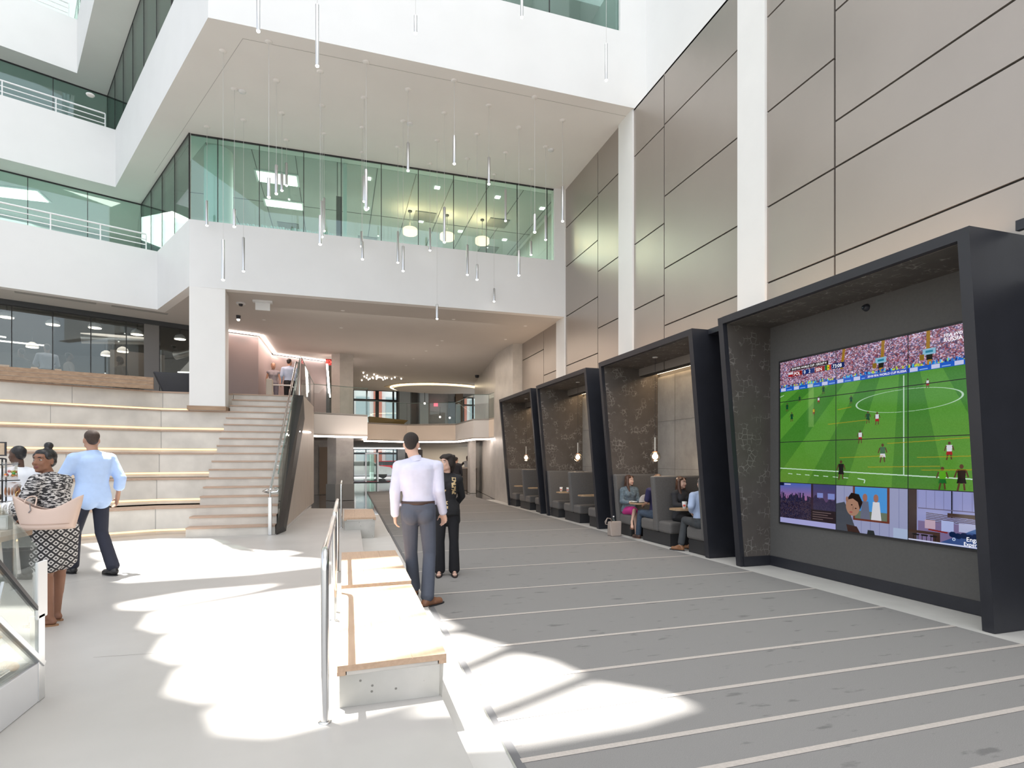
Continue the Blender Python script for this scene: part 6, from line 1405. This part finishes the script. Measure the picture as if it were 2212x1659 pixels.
MB().lathe([(.0,0),(.075,0),(.082,.02),(.082,.12),(.078,.135)], (-1.76,3.50,.413), 24).build('jar_body', mat('yellow_tub', (.75,.42,.09), .4), t); MB().lathe([(.084,.135),(.084,.16),(0,.165)], (-1.76,3.50,.413), 24).build('lid', mat('orange_rim', (.75,.20,.04), .4), t)
pm = mat('pastry_crust', (.50,.26,.10), .6, c2=(.70,.45,.22), scale=18, bump=.4)
cr = MB(); 
for j in range(7):
    a = -1.2+.4*j; cr.ell((.055*math.sin(a), .055*math.cos(a)-.03, .022), (.024,.028,.022+.004*(j==3)), Matrix.Rotation(-a,3,'Z'))
cro = cr.build('croissant', pm); tag(cro, 'golden pastry on the lower tray of the glass case', 'pastry', 'pastries in the case')
spots = [(-1.70,3.66,.413),(-1.72,3.30,.613),(-1.86,3.34,.613),(-2.02,3.30,.613),(-1.74,3.46,.613),(-1.90,3.50,.613),(-1.72,3.20,.913),(-1.88,3.18,.913),(-1.70,3.55,.613)]
for i, sp in enumerate(spots):
    o = cro if i == 0 else cro.copy()
    if i: C.objects.link(o); tag(o, 'golden pastry on a glass shelf of the case', 'pastry', 'pastries on the glass shelves')
    o.location = sp; o.rotation_euler = (0,0,i*1.3)
rb = mat('sign_tan_card', (.50,.38,.27), .7, var=.1, scale=40)
tag(MB().hexa([(-1.78,3.42,1.10),(-1.72,3.60,1.02),(-1.725,3.605,1.02),(-1.785,3.425,1.10)], [(-2.02,3.46,1.34),(-1.90,3.66,1.26),(-1.905,3.665,1.26),(-2.025,3.465,1.34)]).build('menu_card', rb), 'tan printed card leaning behind the top glass of the case', 'card')
for q_ in (): pass
ct = empty('counter_table', (-3.0,5.62,.18), 'pale wooden counter table with steel legs under the hand of the woman', 'table')
MB().box(-3.7,-2.46,5.28,6.0,.945,.985).build('top', mat('pale_table', (.60,.50,.42), .5), ct, bevel=.004); MB().box(-3.68,-2.48,5.30,5.98,.90,.945).build('apron', M['oak'], ct)
for x in (-3.65,-2.52):
    for y in (5.33,5.94): MB().cyl((x,y,.18),(x,y,.90), .016, 8).build('leg', M['steel'], ct)
MB().cyl((-3.65,5.33,.80),(-2.52,5.33,.80), .010, 8).build('stretcher', M['steel'], ct)
rk = empty('snack_rack', (-2.78,5.62,.985), 'black wire snack rack with hanging bags standing on the counter', 'rack')
for x in (-2.98,-2.60,-2.575):
    MB().cyl((x,5.60,.986),(x,5.60,1.545), .006, 8).build('upright', M['gasket'], rk)
MB().tube([(-2.98,5.60,1.545),(-2.60,5.60,1.55),(-2.575,5.60,1.545)], .006, 8).build('top_wire', M['gasket'], rk)
for z in (1.50,1.37,1.20): MB().tube([(-2.98,5.56,z),(-2.58,5.56,z),(-2.46,5.55,z+.004)], .0045, 6).build('hook_wire', M['gasket'], rk)
def bagg(x, z, w, h, m, lab, grp, inner, im):
    t = empty('snack_bag', (x,5.53,z), lab, 'snack bag', grp); g = []
    for i in range(9):
        v = i/8; g.append([(x+w*(u/8-.5)*(1-.12*math.sin(PI*v)), 5.53-.028*math.sin(PI*u/8)*math.sin(PI*v)**.6, z+h*(v-.5)) for u in range(9)])
    mb = MB(); mb.sheet(g); mb.sheet([[(a,2*5.53-b,c) for a,b,c in r] for r in g][::-1]); mb.build('bag_film', m, t)
    for i, (q, r) in enumerate(inner): MB().ell((x+q[0],5.53+q[1],z+q[2]), r, nu=10, nv=7).build('piece', im[i % len(im)], t)
film = glass('clear_film', (.90,.86,.84), .10, .15); cand = [mat('candy_%d' % i, c, .35) for i, c in enumerate([(.65,.04,.06),(.75,.30,.03),(.60,.55,.05),(.08,.35,.08),(.75,.6,.55)])]
foil = mat('silver_foil', (.75,.74,.72), .25, metal=.9, bump=1.0, scale=40, var=.2); pret = mat('pretzel_brown', (.36,.14,.05), .5)
rr_ = random.Random(4)
cands = lambda n: [((rr_.uniform(-.035,.035), rr_.uniform(-.012,.012), rr_.uniform(-.05,.0)), .011) for _ in range(n)]
bagg(-2.515,1.45,.11,.14,film,'clear bag of coloured sweets on the right of the rack','hanging snack bags',cands(14),cand)
bagg(-2.66,1.45,.10,.14,film,'clear bag of coloured sweets left of the upright of the rack','hanging snack bags',cands(12),cand)
bagg(-2.50,1.30,.12,.12,film,'clear bag of brown pretzel sticks hanging on the rack','hanging snack bags',[((-.045+.022*k,0,-.015),(.009,.009,.034)) for k in range(5)],[pret])
bagg(-2.67,1.30,.10,.12,film,'clear bag of pretzel sticks at the left edge of the rack','hanging snack bags',[((-.035+.022*k,0,-.015),(.009,.009,.034)) for k in range(4)],[pret])
for i, x in enumerate((-2.56,-2.52,-2.48)): bagg(x,1.13+.01*i,.045,.13,foil,['silver foil snack bag at the bottom of the rack, the left one','silver foil snack bag at the bottom of the rack, the middle one','silver foil snack bag at the bottom of the rack, the right one'][i],'silver foil bags',[],[foil])
t = empty('menu_sign', (-2.72,5.60,1.57), 'small framed tan sign clipped on top of the snack rack', 'sign')
MB().box(-2.90,-2.575,5.60,5.612,1.57,1.685).build('sign_frame', M['black'], t); MB().box(-2.89,-2.585,5.597,5.60,1.58,1.675).build('sign_face', rb, t); MB().cyl((-2.74,5.606,1.545),(-2.74,5.606,1.57), .006, 6).build('clip', M['gasket'], t)
lf = mat('leaf_green', (.10,.17,.05), .6)
# napkin holder on the counter
t = empty('napkin_holder', (-2.50,5.45,.985), 'small metal napkin holder on the end of the counter table', 'napkin holder'); MB().box(-2.56,-2.48,5.42,5.50,.986,1.10).build('holder_body', M['steel2'], t, bevel=.004); MB().box(-2.55,-2.49,5.415,5.42,1.0,1.08).build('napkins', mat_lid, t)
# ------------------------------------------------------------------ daylight: unseen roof with holes shaped for the sun patches, sun, sky
sun = bpy.data.lights.new('sun', 'SUN'); so = bpy.data.objects.new('sun', sun); C.objects.link(so)
SD = Vector((.21, -.25, -1)).normalized(); so.rotation_euler = SD.to_track_quat('-Z', 'Y').to_euler(); sun.energy = 18; sun.angle = math.radians(.36); sun.color = (1, .965, .91); so.location = (-6, 8, 30)
ZR = 30.0
# floor sun patch outlines, carried up the rays to shape the roof holes
def up_(x, y, z=.18): k = ZR-z; return (x-.21*k, y+.25*k)
A = [[(-3.9,10.75),(-2.9,11.05),(-2.55,10.9),(-2.0,10.75),(-1.55,10.45),(-1.75,10.05),(-3.2,9.75),(-3.5,10.1)],
     [(-3.4,9.70),(-1.75,9.98),(-1.25,9.85),(-1.0,9.55),(-1.2,9.35),(-3.0,8.9),(-3.25,9.3)],
     [(-3.0,8.83),(-1.15,9.28),(-.75,9.05),(-.55,8.75),(-.75,8.5),(-2.7,8.05),(-2.9,8.4)],
     [(-2.65,8.0),(-.7,8.45),(-.3,8.2),(-.12,7.75),(-.25,7.55),(-1.0,7.30),(-2.2,7.22),(-2.5,7.5)]]
B = [[(-1.95,6.22),(-1.45,6.55),(-.6,6.66),(-.9,6.3),(-1.6,5.86),(-1.86,5.98)],
     [(-1.56,5.76),(-.6,6.28),(-.1,6.42),(.7,6.55),(.9,6.1),(-.1,5.72),(-1.28,5.06),(-1.50,5.3)],
     [(-1.24,4.97),(-.1,5.66),(.5,5.85),(.82,5.7),(1.0,5.1),(.1,4.85),(-.98,4.26),(-1.20,4.5)],
     [(-.96,4.17),(.1,4.8),(.6,5.02),(.95,4.97),(1.26,4.5),(.85,4.20),(.7,4.13),(-.66,3.54),(-.92,3.75)],
     [(-.66,3.44),(.5,3.97),(.85,4.05),(1.28,4.32),(1.5,4.1),(1.62,3.76),(1.1,3.51),(.3,3.17),(-.30,3.02),(-.56,3.14)],
     [(.30,3.06),(.95,3.30),(1.64,3.61),(2.0,3.3),(2.08,3.06),(1.6,2.96),(.9,2.94)]]
bm = bmesh.new()
outer = [(-22,-12),(14,-12),(14,38),(-22,38)]
from mathutils.geometry import tessellate_polygon
loops = [[Vector((x,y,0)) for x,y in outer]] + [[Vector((*up_(x,y),0)) for x,y in poly_] for poly_ in A+B]
for l_ in loops[1:-2]:
    c_ = sum(l_, Vector())/len(l_)
    for v_ in l_: v_ += (v_-c_).normalized()*.014
flat = [p for l in loops for p in l]
tris = tessellate_polygon(loops)
rm = MB(); rm.add([(p.x,p.y,ZR) for p in flat], [tuple(t) for t in tris]); rm.add([(p.x,p.y,ZR+.12) for p in flat], [tuple(t) for t in tris])
struct('ceiling', rm, M['white'])  # added out of view to mask the sun into patches
w = bpy.data.worlds.new('sky'); bpy.context.scene.world = w; w.use_nodes = True; nt = w.node_tree; bg = nt.nodes['Background']
sky = N(nt, 'ShaderNodeTexSky'); sky.sky_type = 'NISHITA'; sky.sun_disc = False; sky.sun_elevation = math.radians(60); sky.sun_rotation = math.radians(140)
mx = N(nt, 'ShaderNodeMix', data_type='RGBA'); mx.inputs[0].default_value = .1; mx.inputs[6].default_value = (1,.99,.975,1); nt.links.new(sky.outputs[0], mx.inputs[7])
nt.links.new(mx.outputs[2], bg.inputs[0]); bg.inputs[1].default_value = .8
def area(name, loc, rot, sx, sy, e, c=(1,1,1), spread=None):
    l = bpy.data.lights.new(name, 'AREA'); l.shape = 'RECTANGLE'; l.size = sx; l.size_y = sy; l.energy = e; l.color = c
    if spread: l.spread = spread
    o = bpy.data.objects.new(name, l); C.objects.link(o); o.location = loc; o.rotation_euler = rot; return o
area('skylight', (-.5, 2.5, 29.7), (0,0,0), 16, 18, 3500, (1,.985,.965))
area('front_fill', (-3, -6.5, 8), (math.radians(82),0,0), 18, 14, 260, (1,.985,.965))  # added fill lamp behind the camera, no glazing stands there
# lamps of the place, and washes added to brighten the lobby
area('lobby_wash', (3.5, 20, 5.4), (0,0,0), 3, 8, 90, (1,.84,.70))
area('lobby_wash', (2.5, 30, 5.3), (0,0,0), 4, 6, 80, (1,.86,.72))
area('reception_wash', (6.5, 34, 2.3), (0,0,0), 3, 2, 50, (1,.85,.68))
area('lower_lobby', (2.5, 35, 2.3), (0,0,0), 4, 6, 90, (.98,.97,1))
area('cafe_lamps', (-8, 21, 5.3), (0,0,0), 5, 3, 60, (1,.88,.74))
area('office_lamps', (1.5, 19, 9.0), (0,0,0), 8, 5, 420, (1,.95,.86))
area('office_lamps', (-9, 20, 9.0), (0,0,0), 6, 3, 220, (1,.97,.9))
area('panel_uplight', (5.8, 5.2, 3.62), (math.radians(180),math.radians(-14),0), .5, 3.0, 16, (1,.72,.50))
area('panel_uplight', (5.8, 9.1, 3.62), (math.radians(180),math.radians(-14),0), .5, 3.0, 12, (1,.72,.50))
area('panel_uplight', (5.8, 13, 3.62), (math.radians(180),math.radians(-14),0), .5, 3.0, 12, (1,.72,.50))
area('panel_uplight', (5.8, 16.7, 3.62), (math.radians(180),math.radians(-14),0), .5, 3.0, 12, (1,.72,.50))
area('landing_wash', (-2, 20.5, 5.4), (0,0,0), 1.2, 3, 40, (1,.70,.58))
for y in (9.1, 12.95, 16.7):
    area('booth_strip', (6.35, y, 3.34), (0,math.radians(28),0), .1, 2.8, 8, (1,.74,.48))
    pl = bpy.data.lights.new('globe_glow', 'POINT'); pl.energy = 7; pl.color = (1,.76,.52); pl.shadow_soft_size = .09
    po = bpy.data.objects.new('globe_glow', pl); C.objects.link(po); po.location = (5.7, y+.15, 1.45)
vs = bpy.context.scene.view_settings; vs.view_transform = 'Standard'; vs.look = 'None'; vs.gamma = 1; vs.use_curve_mapping = False; vs.exposure = 0.42
cy = bpy.context.scene.cycles; cy.max_bounces = 7; cy.diffuse_bounces = 4; cy.glossy_bounces = 3; cy.transparent_max_bounces = 12; cy.use_adaptive_sampling = True; cy.adaptive_threshold = .03; cy.sample_clamp_indirect = 6; cy.use_denoising = True

area('balcony_uplight', (2.0, 21.0, 2.2), (math.radians(180),0,0), 4, 1.0, 30, (1,.84,.72))
area('lobby_fill', (1.5, 15.5, 5.2), (math.radians(35),0,0), 6, 1.5, 35, (1,.92,.84))  # added fill that brightens the front of the lobby
area('cove_wash', (-1.4, 22.9, 5.45), (math.radians(-20),0,0), 2.2, .15, 12, (1,.66,.52))
area('cove_wash', (-2.9, 19.1, 5.45), (math.radians(-20),0,0), 1.0, .15, 5, (1,.66,.52))

for x in (2.12, 3.25, 4.37):
    pl = bpy.data.lights.new('drum_glow', 'POINT'); pl.energy = 22; pl.color = (1,.62,.34); pl.shadow_soft_size = .1
    po = bpy.data.objects.new('drum_glow', pl); C.objects.link(po); po.location = (x, 17.2, 8.72)
